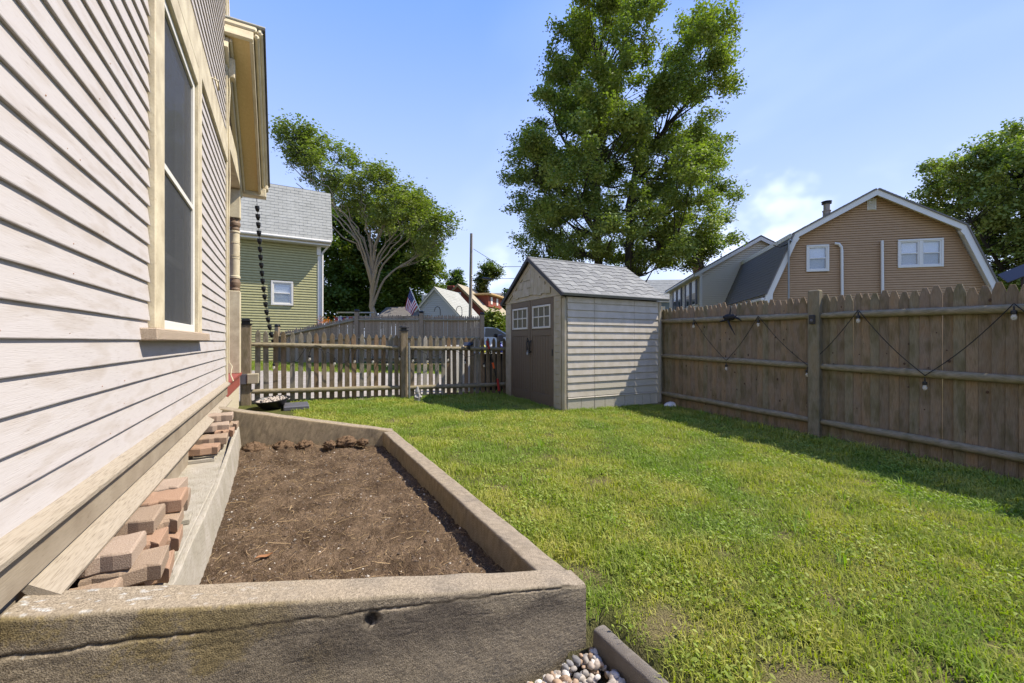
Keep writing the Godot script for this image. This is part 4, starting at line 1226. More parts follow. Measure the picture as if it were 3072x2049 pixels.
func build_picket_fence() -> void:
	rng.seed = 31
	var t := thing("picket_fence", "low weathered picket fence with gaps at the back of the lawn", "fence")
	var meshes := []
	for i in 3: meshes.append(picket_mesh(0.076 + 0.003 * i, 1.20 + 0.015 * i, 0.018, 0.085, 0.007, true))
	var x := 0.24
	while x < 5.6:
		if absf(x - 2.66) < 0.08: x += 0.05
		var top := lerpf(1.385, 1.265, (x - 0.2) / 4.6)
		var mi := rng.randi() % 3
		var h: float = [1.2, 1.215, 1.23][mi]
		var o := shape("picket", t, meshes[mi], M["picket_%d" % (rng.randi() % 4)], V(x, top - h + rng.randf_range(-0.012, 0.012), 8.13), Vector3(0, rng.randf_range(-0.02, 0.02), rng.randf_range(-0.012, 0.012)))
		if x > 3.0 and x < 3.1: o.material_override = M.old_board
		x += 0.127 + rng.randf_range(-0.006, 0.006)
	for s in [[0.13, 2.58, 1.16, 1.09], [2.72, 5.5, 1.085, 1.03]]:
		log_rail("rail", t, V(s[0], s[2] - 0.01, 8.085), V(s[1], s[3] - 0.01, 8.085), 0.04, M.rail_x)
		log_rail("rail", t, V(s[0], s[2] - 0.785, 8.085), V(s[1], s[3] - 0.775, 8.085), 0.042, M.rail_x)
	log_rail("bottom_log", t, V(1.75, 0.12, 8.0), V(2.55, 0.09, 8.02), 0.04, M.rail_x)
	log_rail("bottom_log", t, V(2.75, 0.075, 8.0), V(4.6, 0.03, 8.03), 0.04, M.rail_x)
	for p in [[0.085, 1.47, 0.075], [2.655, 1.40, 0.066]]:
		var pn := node("post", t, V(p[0], 0, 8.06))
		var st := st0()
		bx(st, Vector3(-p[2], -0.2, -p[2]), Vector3(p[2], p[1], p[2]), 0.01)
		shape("shaft", pn, st.commit(), M.picket_0)
		var st2 := st0()
		var w: float = p[2]
		bx(st2, Vector3(-w - 0.012, p[1], -w - 0.012), Vector3(w + 0.012, p[1] + 0.022, w + 0.012), 0.004)
		bx(st2, Vector3(-w * 0.75, p[1] + 0.022, -w * 0.75), Vector3(w * 0.75, p[1] + 0.058, w * 0.75), 0.004)
		bx(st2, Vector3(-w - 0.022, p[1] + 0.058, -w - 0.022), Vector3(w + 0.022, p[1] + 0.075, w + 0.022), 0.004)
		bx(st2, Vector3(-w * 0.8, p[1] + 0.075, -w * 0.8), Vector3(w * 0.8, p[1] + 0.1, w * 0.8), 0.012)
		shape("lantern_cap", pn, st2.commit(), M.black_plastic)
	var sl := thing("string_lights", "black string lights looped along the low picket fence rail", "string lights")
	var H := [[0.48, 0.80], [1.02, 0.93], [1.42, 0.84], [1.76, 0.87], [2.08, 0.86], [2.34, 0.80], [2.58, 0.90], [2.83, 0.86], [3.12, 0.84], [3.55, 0.86], [3.92, 0.80], [4.35, 0.72]]
	for i in H.size():
		bulb(sl, V(H[i][0], H[i][1], 8.035))
		if i < H.size() - 1:
			var p = H[i]; var q = H[i + 1]
			var mid: float = (p[0] + q[0]) * 0.5
			var up: float = 1.14 - 0.02 * mid
			var low: float = 0.74 + 0.12 * rng.randf()
			if i % 2 == 0: swag(sl, [V(p[0], p[1] + 0.07, 8.03), V(lerpf(p[0], q[0], 0.3), low + 0.05, 8.04), V(lerpf(p[0], q[0], 0.65), low + 0.10, 8.04), V(q[0] - 0.04, up, 8.045), V(q[0], q[1] + 0.07, 8.03)], 0.0045)
			else: swag(sl, [V(p[0], p[1] + 0.07, 8.03), V(p[0] + 0.05, up, 8.045), V(mid + 0.03, up - 0.08, 8.04), V(q[0] - 0.02, q[1] + 0.12, 8.03), V(q[0], q[1] + 0.07, 8.03)], 0.0045)
	rod("cord", sl, [V(1.1, 1.13, 8.045), V(1.2, 1.12, 8.04), V(1.25, 0.95, 8.04), V(1.22, 0.72, 8.04)], 0.006, M.dark_cord, 5)
	rod("steel_pipe", self, [V(2.735, -0.05, 7.95), V(2.735, 0.6, 7.95), V(2.735, 1.17, 7.955)], 0.022, M.galvanised, 12)
	tag(get_node("steel_pipe"), "upright galvanised steel pipe beside the middle picket fence post", "pipe")
	# solar spotlight on the rail
	var sp := thing("solar_spotlight", "small solar spotlight clipped on the low picket fence rail", "spotlight", V(4.0, 1.09, 8.03))
	var st3 := st0()
	bx(st3, Vector3(-0.07, -0.006, -0.05), Vector3(0.07, 0.006, 0.05), 0.003, Transform3D(Basis.from_euler(Vector3(0.8, -0.3, 0.1)), Vector3(-0.04, 0.06, 0.02)))
	shape("panel", sp, st3.commit(), M.solar_cell)
	st3 = st0()
	lathe(st3, [Vector2(0.001, 0.0), Vector2(0.03, 0.0), Vector2(0.036, 0.07), Vector2(0.03, 0.075), Vector2(0.0, 0.06)], 12)
	shape("head", sp, st3.commit(), M.black_plastic, Vector3(0.07, 0.05, 0.0), Vector3(1.1, 0, 0.4))
	box("clip", sp, Vector3(-0.02, -0.05, -0.02), Vector3(0.03, 0.04, 0.02), M.black_plastic, 0.004)
	# garden figure
	var gn := thing("garden_gnome", "small grey bearded garden statue at the foot of the picket post", "statue", V(2.80, 0.075, 7.62), 20)
	var s5 := st0()
	lathe(s5, [Vector2(0.001, 0.0), Vector2(0.062, 0.0), Vector2(0.066, 0.02), Vector2(0.05, 0.035), Vector2(0.058, 0.07), Vector2(0.064, 0.10), Vector2(0.05, 0.135), Vector2(0.034, 0.15), Vector2(0.04, 0.165)], 16)
	shape("body", gn, s5.commit(), M.statue_stone)
	s5 = st0()
	lathe(s5, [Vector2(0.03, 0.145), Vector2(0.042, 0.165), Vector2(0.04, 0.19), Vector2(0.046, 0.195), Vector2(0.034, 0.235), Vector2(0.016, 0.285), Vector2(0.001, 0.30)], 14)
	shape("head", gn, s5.commit(), M.statue_stone)
	for q in [[Vector3(0.05, 0.125, 0.0), Vector3(0.07, 0.10, 0.03), Vector3(0.03, 0.09, 0.062)], [Vector3(-0.05, 0.125, 0.0), Vector3(-0.07, 0.10, 0.03), Vector3(-0.03, 0.085, 0.062)]]:
		s5 = st0()
		tube(s5, q, [0.016, 0.017, 0.014], 7)
		shape("arm", gn, s5.commit(), M.statue_stone)
	s5 = st0()
	tube(s5, [Vector3(0, 0.168, 0.036), Vector3(0, 0.14, 0.052), Vector3(0, 0.10, 0.06)], [0.022, 0.022, 0.004], 8)
	shape("beard", gn, s5.commit(), M.statue_stone)
	# bowl planter and slab by the porch
	var bp := thing("black_bowl", "wide shallow black plastic bowl filled with pebbles under the rain chain", "bowl", V(0.47, 0.17, 7.55))
	bp.rotation = Vector3(0.04, 0.25, 0.1)
	s5 = st0()
	lathe(s5, [Vector2(0.001, 0.0), Vector2(0.15, 0.0), Vector2(0.235, 0.11), Vector2(0.26, 0.118), Vector2(0.262, 0.13), Vector2(0.236, 0.13), Vector2(0.2, 0.09), Vector2(0.001, 0.088)], 28)
	shape("basin", bp, s5.commit(), M.black_plastic)
	s5 = st0()
	for i in 90:
		var th := rng.randf() * TAU
		var q := sqrt(rng.randf()) * 0.21
		var T := Transform3D(Basis.from_euler(Vector3(rng.randf(), rng.randf() * 6, rng.randf())).scaled(Vector3.ONE * rng.randf_range(0.014, 0.026)), Vector3(cos(th) * q, 0.105 + rng.randf() * 0.02, sin(th) * q))
		bx(s5, Vector3(-1, -0.6, -0.8), Vector3(1, 0.6, 0.8), 0.45, T)
	tag(shape("pebbles", bp, s5.commit(), M.pebble_0), "", "", "", "stuff")
	tag(box("stone_slab", self, V(0.62, 0.13, 7.25), V(0.98, 0.20, 7.75), M.grey_plastic, 0.012), "dark grey slab on the grass beside the black bowl", "slab")
	M.grey_plastic.albedo_color = Color(0.33, 0.33, 0.35)
	# string trimmer leaning in the corner
	var tr := thing("string_trimmer", "red and black string trimmer leaning on the low fence by the shed", "trimmer", V(4.55, 0.05, 8.0))
	rod("shaft", tr, [Vector3(0.12, 0.02, 0.08), Vector3(0.0, 0.6, 0.04), Vector3(-0.12, 1.1, 0.02)], 0.014, M.black_plastic, 8)
	rod("grip", tr, [Vector3(0.105, 0.1, 0.08), Vector3(0.07, 0.36, 0.065)], 0.026, M.red_plastic, 8)
	rod("grip", tr, [Vector3(0.0, 0.58, 0.045), Vector3(-0.03, 0.70, 0.04)], 0.022, M.orange_plastic, 8)
	rod("grip", tr, [Vector3(-0.10, 1.0, 0.03), Vector3(-0.16, 1.16, 0.02)], 0.024, M.red_plastic, 8)
	s5 = st0()
	bx(s5, Vector3(-0.07, -0.02, -0.05), Vector3(0.07, 0.13, 0.05), 0.02, Transform3D(Basis(Vector3.BACK, 0.2), Vector3(0.16, 1.17, 0.03)))
	shape("motor", tr, s5.commit(), M.grey_plastic)
	s5 = st0()
	bx(s5, Vector3(-0.05, -0.02, -0.03), Vector3(0.05, 0.05, 0.03), 0.012, Transform3D(Basis(Vector3.BACK, -0.3), Vector3(0.04, 1.26, 0.03)))
	shape("handle", tr, s5.commit(), M.black_plastic)
	# behind the low fence
	tag(box("upright_board", self, V(3.66, 0.05, 8.62), V(4.28, 1.12, 8.66), M.white_vinyl, 0.004), "white board standing upright behind the low picket fence", "board")
	var bn := thing("trash_bin", "black trash bin behind the low picket fence next to the shed", "bin", V(4.86, 0.05, 8.75))
	s5 = st0()
	prism(s5, [Vector2(-0.36, 0), Vector2(0.36, 0), Vector2(0.4, 0.85), Vector2(-0.4, 0.85)], -0.3, 0.3)
	shape("body", bn, s5.commit(), M.black_plastic)
	box("lid", bn, Vector3(-0.42, 0.852, -0.33), Vector3(0.42, 0.89, 0.34), M.black_plastic, 0.012)
	var jg := [[4.62, "yellow_plastic", "yellow jug standing on the black bin"], [4.86, "white_vinyl", "white jug standing on the black bin"], [5.08, "blue_plastic", "blue jug standing on the black bin"]]
	for j in jg:
		s5 = st0()
		lathe(s5, [Vector2(0.001, 0), Vector2(0.06, 0), Vector2(0.065, 0.01), Vector2(0.065, 0.15), Vector2(0.025, 0.2), Vector2(0.025, 0.235), Vector2(0.001, 0.235)], 12)
		tag(shape("plastic_jug", self, s5.commit(), M[j[1]], V(j[0], 0.942, 8.68)), j[2], "jug", "jugs on the bin")
	tag(rod("yellow_rope", self, [cam(-5.2, 14.7, 0.40), cam(-4.0, 14.6, 0.39), cam(-3.0, 14.7, 0.40), cam(-2.2, 14.65, 0.41)], 0.03, flat("rope_yellow", C(206, 172, 84), 0.8), 6), "long yellow rope lying along the far fence foot", "rope")

func cam(X: float, D: float, y: float) -> Vector3:     # metres right of and ahead of where one stands, as the far plots are laid out
	return Vector3(X * TC + D * TS + 0.62, y, X * TS - D * TC)

func build_far_fence() -> void:
	rng.seed = 41
	var t := thing("grey_stockade_fence", "grey stockade fence across the drive with black post caps", "fence", cam(-5.76, 15.5, 0), -28.76)
	var meshes := []
	for i in 3: meshes.append(picket_mesh(0.074, 1.70 + 0.02 * i, 0.016, 0.07, 0.008))
	var x := -2.95
	while x < 4.58:
		var gy := G(cam(-5.76 + x, 15.5, 0).x, -cam(-5.76 + x, 15.5, 0).z)
		var drop := 0.0
		if x < 0.0: drop = minf(0.60, -x * 0.215)
		if absf(x) > 0.06 and absf(x - 2.4) > 0.06:
			shape("picket", t, meshes[rng.randi() % 3], M["grey_fence_%d" % (rng.randi() % 3)], Vector3(x, 2.17 - 1.72 - drop + rng.randf_range(-0.012, 0.012), 0.0), Vector3(0, 0, rng.randf_range(-0.006, 0.006)))
		x += 0.0775
	for s in [[0.0, 2.4], [2.4, 4.62]]:
		for y in [2.0, 1.33, 0.58]: log_rail("rail", t, Vector3(s[0] + 0.06, y, 0.045), Vector3(s[1] - 0.06, y, 0.045), 0.042, M.rail_x)
	log_rail("rail", t, Vector3(-2.9, 1.38, 0.045), Vector3(-0.06, 1.99, 0.045), 0.042, M.rail_x)
	log_rail("rail", t, Vector3(-2.9, 1.1, 0.045), Vector3(-0.06, 1.33, 0.045), 0.042, M.rail_x)
	for p in [[0.0, 2.30], [2.4, 2.25], [4.66, 2.19], [-2.95, 1.74]]:
		var pn := node("post", t, Vector3(p[0], 0, 0.03))
		box("shaft", pn, Vector3(-0.07, -0.2, -0.07), Vector3(0.07, p[1], 0.07), M.grey_fence_1, 0.01)
		box("cap", pn, Vector3(-0.085, p[1], -0.085), Vector3(0.085, p[1] + 0.09, 0.085), M.black_plastic, 0.03)

# ================================================================ shed
func build_shed() -> void:
	rng.seed = 51
	var gy := 0.015
	var t := thing("garden_shed", "beige resin garden shed with brown double doors and grey shingle roof", "shed", V(4.753, gy, 5.739), -1.5)
	var W := 2.30      # along x
	var D := 2.18      # along -z
	# doors side is the plane x = 0 facing -x
	box("floor", t, Vector3(0.02, -0.03, -D + 0.02), Vector3(W - 0.02, 0.03, -0.02), M.resin_trim)
	box("corner_post", t, Vector3(0.0, 0, -0.07), Vector3(0.09, 1.95, 0.0), M.resin_trim, 0.03)
	box("corner_post", t, Vector3(W - 0.09, 0, -0.07), Vector3(W, 1.95, 0.0), M.resin_trim, 0.02)
	box("back_wall", t, Vector3(W - 0.05, 0, -D), Vector3(W, 1.95, -0.071), M.resin)
	box("back_wall", t, Vector3(0.04, 0, -D), Vector3(W - 0.051, 1.95, -D + 0.04), M.resin)
	# camera-side wall: three panels of moulded boards
	box("wall_panel", t, Vector3(0.091, 0, -0.06), Vector3(W - 0.091, 1.95, -0.022), M.resin_moss)
	for s in [[0.10, 0.668], [0.674, 1.60], [1.604, 2.205]]:
		box("top_strip", t, Vector3(s[0], 1.855, -0.022), Vector3(s[1], 1.95, -0.012), M.resin, 0.003)
		for k in 13:
			var y := 0.235 + k * 0.1245
			var st := st0()
			var x0: float = s[0]; var x1: float = s[1]
			# slanted board: proud at the foot
			quad(st, Vector3(x0, y, -0.002), Vector3(x1, y, -0.002), Vector3(x1, y + 0.112, -0.016), Vector3(x0, y + 0.112, -0.016))
			quad(st, Vector3(x0, y + 0.112, -0.016), Vector3(x1, y + 0.112, -0.016), Vector3(x1, y + 0.121, -0.011), Vector3(x0, y + 0.121, -0.011))
			quad(st, Vector3(x0, y + 0.121, -0.011), Vector3(x1, y + 0.121, -0.011), Vector3(x1, y + 0.1245, -0.024), Vector3(x0, y + 0.1245, -0.024))
			quad(st, Vector3(x0, y, -0.024), Vector3(x1, y, -0.024), Vector3(x1, y, -0.002), Vector3(x0, y, -0.002))
			quad(st, Vector3(x0, y, -0.024), Vector3(x0, y, -0.002), Vector3(x0, y + 0.112, -0.016), Vector3(x0, y + 0.112, -0.024))
			quad(st, Vector3(x1, y, -0.002), Vector3(x1, y, -0.024), Vector3(x1, y + 0.112, -0.024), Vector3(x1, y + 0.112, -0.016))
			shape("siding_board", t, st.commit(), M.resin_moss if k < 2 and s[0] > 0.5 else M.resin)
		box("base_bead", t, Vector3(s[0], 0.20, -0.022), Vector3(s[1], 0.222, 0.002), M.resin, 0.006)
		var n := int((s[1] - s[0]) / 0.19)
		for k in n:
			var w: float = (s[1] - s[0]) / n
			box("plinth_board", t, Vector3(s[0] + k * w + 0.003, 0.0, -0.022), Vector3(s[0] + (k + 1) * w - 0.003, 0.198, -0.012), M.resin_moss, 0.003)
	# front: corner panels with moulded notches, lintel, gable
	for s in [[-0.30, -0.071], [-D, -1.93]]:
		box("front_panel", t, Vector3(0.0, 0, s[0]), Vector3(0.05, 1.97, s[1]), M.resin_trim, 0.006)
		for k in 15:
			var z: float = lerpf(s[0], s[1], 0.5)
			var st := st0()
			bx(st, Vector3(-0.008, 0.12 + k * 0.125, z - 0.045), Vector3(0.002, 0.14 + k * 0.125, z + 0.045), 0.004)
			shape("notch", t, st.commit(), M.resin_trim)
	box("lintel", t, Vector3(-0.004, 1.972, -D), Vector3(0.05, 2.012, 0.0), M.resin_trim, 0.008)
	var FX_ := Transform3D(Basis(Vector3(0, 0, -1), Vector3.UP, Vector3(-1, 0, 0)), Vector3.ZERO)   # polygon x -> -z, extrude -> -x... outward
	var st2 := st0()
	prism(st2, [Vector2(0.0, 1.99), Vector2(D, 1.99), Vector2(D / 2, 2.72)], -0.03, 0.0, FX_)
	shape("gable", t, st2.commit(), M.resin_trim)
	st2 = st0()
	prism(st2, [Vector2(0.0, 1.9), Vector2(D, 1.9), Vector2(D / 2, 2.70)], -W + 0.01, -W + 0.05, FX_)
	shape("gable", t, st2.commit(), M.resin)
	# rows of moulded shakes on the gable
	for row in 4:
		var y0 := 2.06 + row * 0.145
		var half := (2.62 - y0) / 0.69 * (D / 2) * 0.80
		var xx := -half
		while xx < half - 0.05:
			var w := rng.randf_range(0.12, 0.18)
			w = minf(w, half - xx)
			var tp := minf(0.15, 0.15)
			var lim := func(u: float) -> float: return minf(y0 + tp, 2.66 - absf(u) / (D / 2) * 0.70)
			var dy := rng.randf_range(-0.022, 0.022)
			var s := st0()
			prism(s, [Vector2(D / 2 + xx + 0.0015, y0 + dy), Vector2(D / 2 + xx + w - 0.0015, y0 + dy), Vector2(D / 2 + xx + w - 0.003, maxf(lim.call(xx + w), y0 + 0.03)), Vector2(D / 2 + xx + 0.003, maxf(lim.call(xx), y0 + 0.03))], 0.001, 0.022 - row * 0.003, FX_)
			shape("shake", t, s.commit(), M.resin_trim)
			xx += w
	for sd in [0, 1]:
		var s := st0()
		var P := [Vector2(0.0, 2.0), Vector2(0.16, 2.014), Vector2(D / 2, 2.62), Vector2(D / 2, 2.72)]
		if sd == 1: P = P.map(func(v): return Vector2(D - v.x, v.y))
		prism(s, P, 0.0, 0.02, FX_)
		shape("gable_trim", t, s.commit(), M.resin_trim)
	# doors
	for d in [[-1.93, -1.118], [-1.112, -0.30]]:
		var dn := node("door", t)
		var z0: float = d[0]; var z1: float = d[1]
		box("leaf", dn, Vector3(0.012, 0.03, z0 + 0.003), Vector3(0.05, 1.968, z1 - 0.003), M.resin_brown, 0.004)
		# frame members standing proud, vertical planks below
		box("stile", dn, Vector3(-0.004, 0.03, z0 + 0.004), Vector3(0.012, 1.968, z0 + 0.085), M.resin_brown, 0.004)
		box("stile", dn, Vector3(-0.004, 0.03, z1 - 0.085), Vector3(0.012, 1.968, z1 - 0.004), M.resin_brown, 0.004)
		box("rail", dn, Vector3(-0.003, 1.86, z0 + 0.086), Vector3(0.012, 1.967, z1 - 0.086), M.resin_brown, 0.004)
		box("rail", dn, Vector3(-0.003, 1.29, z0 + 0.086), Vector3(0.012, 1.40, z1 - 0.086), M.resin_brown, 0.004)
		box("rail", dn, Vector3(-0.003, 0.03, z0 + 0.086), Vector3(0.012, 0.23, z1 - 0.086), M.resin_brown, 0.004)
		for k in 7:
			var w := (z1 - z0 - 0.176) / 7.0
			box("plank", dn, Vector3(0.003, 0.235, z0 + 0.088 + k * w + 0.003), Vector3(0.012, 1.285, z0 + 0.088 + (k + 1) * w - 0.003), M.resin_brown, 0.003)
		var wz0 := z0 + 0.11; var wz1 := z1 - 0.11
		box("window_pane", dn, Vector3(0.004, 1.44, wz0), Vector3(0.008, 1.83, wz1), M.resin_dark_glass)
		var s := st0()
		bx(s, Vector3(-0.014, 1.425, wz0 - 0.02), Vector3(0.010, 1.46, wz1 + 0.02), 0.004)
		bx(s, Vector3(-0.014, 1.815, wz0 - 0.02), Vector3(0.010, 1.85, wz1 + 0.02), 0.004)
		bx(s, Vector3(-0.0135, 1.46, wz0 - 0.02), Vector3(0.010, 1.815, wz0 + 0.015), 0.004)
		bx(s, Vector3(-0.0135, 1.46, wz1 - 0.015), Vector3(0.010, 1.815, wz1 + 0.02), 0.004)
		for k in [1, 2]:
			var z := lerpf(wz0, wz1, k / 3.0)
			bx(s, Vector3(-0.009, 1.46, z - 0.011), Vector3(0.009, 1.815, z + 0.011), 0.004)
		bx(s, Vector3(-0.0105, 1.628, wz0 + 0.015), Vector3(0.0095, 1.65, wz1 - 0.015), 0.004)
		shape("window_frame", dn, s.commit(), M.resin_white)
		rod("handle", dn, [Vector3(-0.004, 1.2, (-1.115 + (0.05 if z1 > -0.5 else -0.05))), Vector3(-0.05, 1.17, (-1.115 + (0.05 if z1 > -0.5 else -0.05))), Vector3(-0.05, 1.02, (-1.115 + (0.045 if z1 > -0.5 else -0.045))), Vector3(-0.004, 0.98, (-1.115 + (0.045 if z1 > -0.5 else -0.045)))], 0.012, M.black_plastic, 7)
	box("hinge", t, Vector3(-0.012, 0.93, -0.345), Vector3(0.0, 1.05, -0.305), M.black_plastic, 0.003)
	var lk := thing("padlock", "silver padlock hanging on the brown shed door handles", "padlock", V(4.72, 0.99, 6.855), -1.5)
	var s6 := st0()
	bx(s6, Vector3(-0.016, -0.05, -0.03), Vector3(0.016, 0.0, 0.03), 0.008)
	shape("body", lk, s6.commit(), M.galvanised)
	rod("shackle", lk, [Vector3(0, 0, -0.02), Vector3(0, 0.035, -0.018), Vector3(0, 0.045, 0), Vector3(0, 0.035, 0.018), Vector3(0, 0, 0.02)], 0.005, M.galvanised, 6)
	rod("cable", t, [Vector3(-0.03, 1.10, -1.12), Vector3(-0.055, 1.20, -1.08), Vector3(-0.055, 1.25, -1.13), Vector3(-0.05, 1.15, -1.17), Vector3(-0.045, 1.0, -1.13), Vector3(-0.04, 0.97, -1.08)], 0.009, M.black_plastic, 6)
	# roof: two slopes, each shingle a piece on the camera side
	for side in [0, 1]:
		var eave := Vector3(-0.07, 1.995, 0.09) if side == 0 else Vector3(-0.07, 1.995, -D - 0.09)
		var ridge := Vector3(-0.07, 2.785, -D / 2)
		var up := ridge - eave
		var L := up.length()
		up = up.normalized()
		var nrm := Vector3(1, 0, 0).cross(up)
		if nrm.y < 0: nrm = -nrm
		var B := Transform3D(Basis(Vector3(1, 0, 0), up, Vector3(1, 0, 0).cross(up)), eave)
		var zsg: float = 1.0 if B.basis.z.dot(nrm) > 0 else -1.0
		var s := st0()
		bx(s, Vector3(0, 0, minf(0, -zsg * 0.035)), Vector3(W + 0.17, L, maxf(0, -zsg * 0.035)), 0.004, B)
		shape("roof_panel", t, s.commit(), M.roof_edge)
		s = st0()
		bx(s, Vector3(0.002, -0.012, minf(zsg * -0.04, zsg * 0.016)), Vector3(W + 0.168, 0.016, maxf(zsg * -0.04, zsg * 0.016)), 0.006, B)
		shape("eave_bead", t, s.commit(), M.shingle_0)
		var rows := 9
		var rh := L / rows
		for r in rows:
			var x := 0.012
			var k := 0
			while x < W + 0.15:
				var w := 0.165
				w = minf(w, W + 0.158 - x)
				var dip := -0.028 if (k + r / 1) % 2 == 0 else 0.012
				if r == 0: dip = maxf(dip, 0.018)
				var q := st0()
				var y0 := r * rh + dip
				var y1 := minf((r + 1) * rh + 0.02, L - 0.004)
				var sk := 0.016
				# wedge: thick at the butt
				var h0 := 0.013; var h1 := 0.003
				var Pp := [Vector3(x + 0.002, y0, 0.001), Vector3(x + w - 0.002, y0, 0.001), Vector3(x + w - 0.002, y1, 0.001), Vector3(x + 0.002, y1, 0.001), Vector3(x + 0.003, y0, h0), Vector3(x + w - 0.003, y0, h0), Vector3(x + w - 0.003, y1, h1), Vector3(x + 0.003, y1, h1)]
				Pp = Pp.map(func(v): return B * Vector3(v.x, v.y, v.z * zsg))
				var cen := Vector3.ZERO
				for v in Pp: cen += v / 8.0
				for f in [[4, 5, 6, 7], [0, 1, 5, 4], [1, 2, 6, 5], [3, 0, 4, 7], [2, 3, 7, 6]]:
					var qa = [Pp[f[0]], Pp[f[1]], Pp[f[2]], Pp[f[3]]]
					if ((qa[1] - qa[0]).cross(qa[2] - qa[0])).dot((qa[0] + qa[2]) * 0.5 - cen) < 0.0: qa.reverse()
					quad(q, qa[0], qa[1], qa[2], qa[3])
				if side == 0: shape("roof_shingle", t, q.commit(), M["shingle_%d" % (rng.randi() % 3)])
				x += w
				k += 1
	rod("ridge_cap", t, [Vector3(-0.068, 2.785, -D / 2), Vector3(W + 0.098, 2.785, -D / 2)], 0.022, M.shingle_0, 8)
	# black barge edges on the front
	for sd in [0, 1]:
		var s := st0()
		var P := [Vector2(-0.10, 1.96), Vector2(-0.07, 1.94), Vector2(D / 2, 2.725), Vector2(D / 2, 2.805), Vector2(-0.10, 2.0)]
		if sd == 1: P = P.map(func(v): return Vector2(D - v.x, v.y))
		prism(s, P, 0.055, 0.085, FX_)
		shape("barge_board", t, s.commit(), M.roof_edge)
	var rk := thing("white_rock", "small white rock by the fence behind the shed corner", "rock", V(7.0, -0.03, 5.45))
	shape("stone", rk, gridmesh(12, 8, func(u: float, v: float):
		var th := u * TAU; var ph := (v - 0.5) * PI
		var d := Vector3(cos(th) * cos(ph), sin(ph), -sin(th) * cos(ph))
		return d * Vector3(0.14, 0.09, 0.1) * (1.0 + 0.3 * fn.get_noise_3d(d.x * 60, d.y * 60, d.z * 60)), func(_p, _n): return Color.WHITE), M.pebble_4)

# ================================================================ neighbours
# rows of overlapping vinyl boards filling a polygon (given as a function height -> [left, right]) on the plane z = z0
func siding(called: String, parent: Node, span: Callable, y0: float, y1: float, rise: float, m: Material, single: bool, z0 := 0.0, holes := []) -> void:
	var all := st0()
	var y := y0
	while y < y1 - 0.01:
		var top := minf(y + rise, y1)
		var a = span.call(y + 0.002)
		var b = span.call(top - 0.002)
		var segs := [[a[0], a[1], b[0], b[1]]]
		for h in holes:   # [x0, x1, y0, y1]
			if top > h[2] and y < h[3]:
				var nx := []
				for s in segs:
					if h[0] > s[0] and h[1] < s[1]:
						nx.append([s[0], h[0], s[2], h[0]])
						nx.append([h[1], s[1], h[1], s[3]])
					else: nx.append(s)
				segs = nx
		for s in segs:
			if s[1] - s[0] < 0.02: continue
			var st := st0() if single else all
			# a dark shadow gap under a proud butt, then the board leaning back
			var yb := y + rise * 0.24
			quad(st, Vector3(s[0], y, z0 - 0.03), Vector3(s[1], y, z0 - 0.03), Vector3(s[1], yb, z0 - 0.03), Vector3(s[0], yb, z0 - 0.03))
			quad(st, Vector3(s[0], yb, z0 - 0.03), Vector3(s[1], yb, z0 - 0.03), Vector3(s[1], yb, z0 + 0.02), Vector3(s[0], yb, z0 + 0.02))
			quad(st, Vector3(s[0], yb, z0 + 0.02), Vector3(s[1], yb, z0 + 0.02), Vector3(s[3], top, z0 + 0.004), Vector3(s[2], top, z0 + 0.004))
			quad(st, Vector3(s[2], top, z0 + 0.004), Vector3(s[3], top, z0 + 0.004), Vector3(s[3], top, z0 - 0.03), Vector3(s[2], top, z0 - 0.03))
			if single: shape(called, parent, st.commit(), m)
		y += rise
	if not single: tag(shape(called, parent, all.commit(), m), "", "", "", "stuff")

func house_window(parent: Node, x: float, y: float, w: float, h: float, z: float, double := false, dark := false) -> void:
	var n := node("window", parent, Vector3(x, y, z))
	var st := st0()
	var f := 0.075
	bx(st, Vector3(-f, -f, 0), Vector3(w + f, 0, 0.05), 0.008)
	bx(st, Vector3(-f, h, 0), Vector3(w + f, h + f, 0.05), 0.008)
	bx(st, Vector3(-f, 0, 0.001), Vector3(0, h, 0.048), 0.008)
	bx(st, Vector3(w, 0, 0.001), Vector3(w + f, h, 0.048), 0.008)
	if double: bx(st, Vector3(w / 2 - 0.05, 0, 0.001), Vector3(w / 2 + 0.05, h, 0.046), 0.006)
	shape("frame", n, st.commit(), M.white_vinyl)
	var cells := [[0.0, w]] if not double else [[0.0, w / 2 - 0.05], [w / 2 + 0.05, w]]
	for c in cells:
		st = st0()
		var k := 0.04
		bx(st, Vector3(c[0], 0, -0.01), Vector3(c[1], k, 0.03), 0.004)
		bx(st, Vector3(c[0], h - k, -0.01), Vector3(c[1], h, 0.03), 0.004)
		bx(st, Vector3(c[0], k, -0.011), Vector3(c[0] + k, h - k, 0.029), 0.004)
		bx(st, Vector3(c[1] - k, k, -0.011), Vector3(c[1], h - k, 0.029), 0.004)
		bx(st, Vector3(c[0] + k, h * 0.5 - 0.02, -0.012), Vector3(c[1] - k, h * 0.5 + 0.02, 0.028), 0.004)
		shape("sash", n, st.commit(), M.white_vinyl)
		box("pane", n, Vector3(c[0] + k, k, 0.0), Vector3(c[1] - k, h - k, 0.004), M.pane)
		box("blind", n, Vector3(c[0] + k, h * 0.52, -0.04), Vector3(c[1] - k, h - k, -0.035), M.blind if not dark else M.dark_room)
		box("blind", n, Vector3(c[0] + k, k, -0.06), Vector3(c[1] - k, h * 0.52, -0.055), M.screen_grey if not dark else M.dark_room)

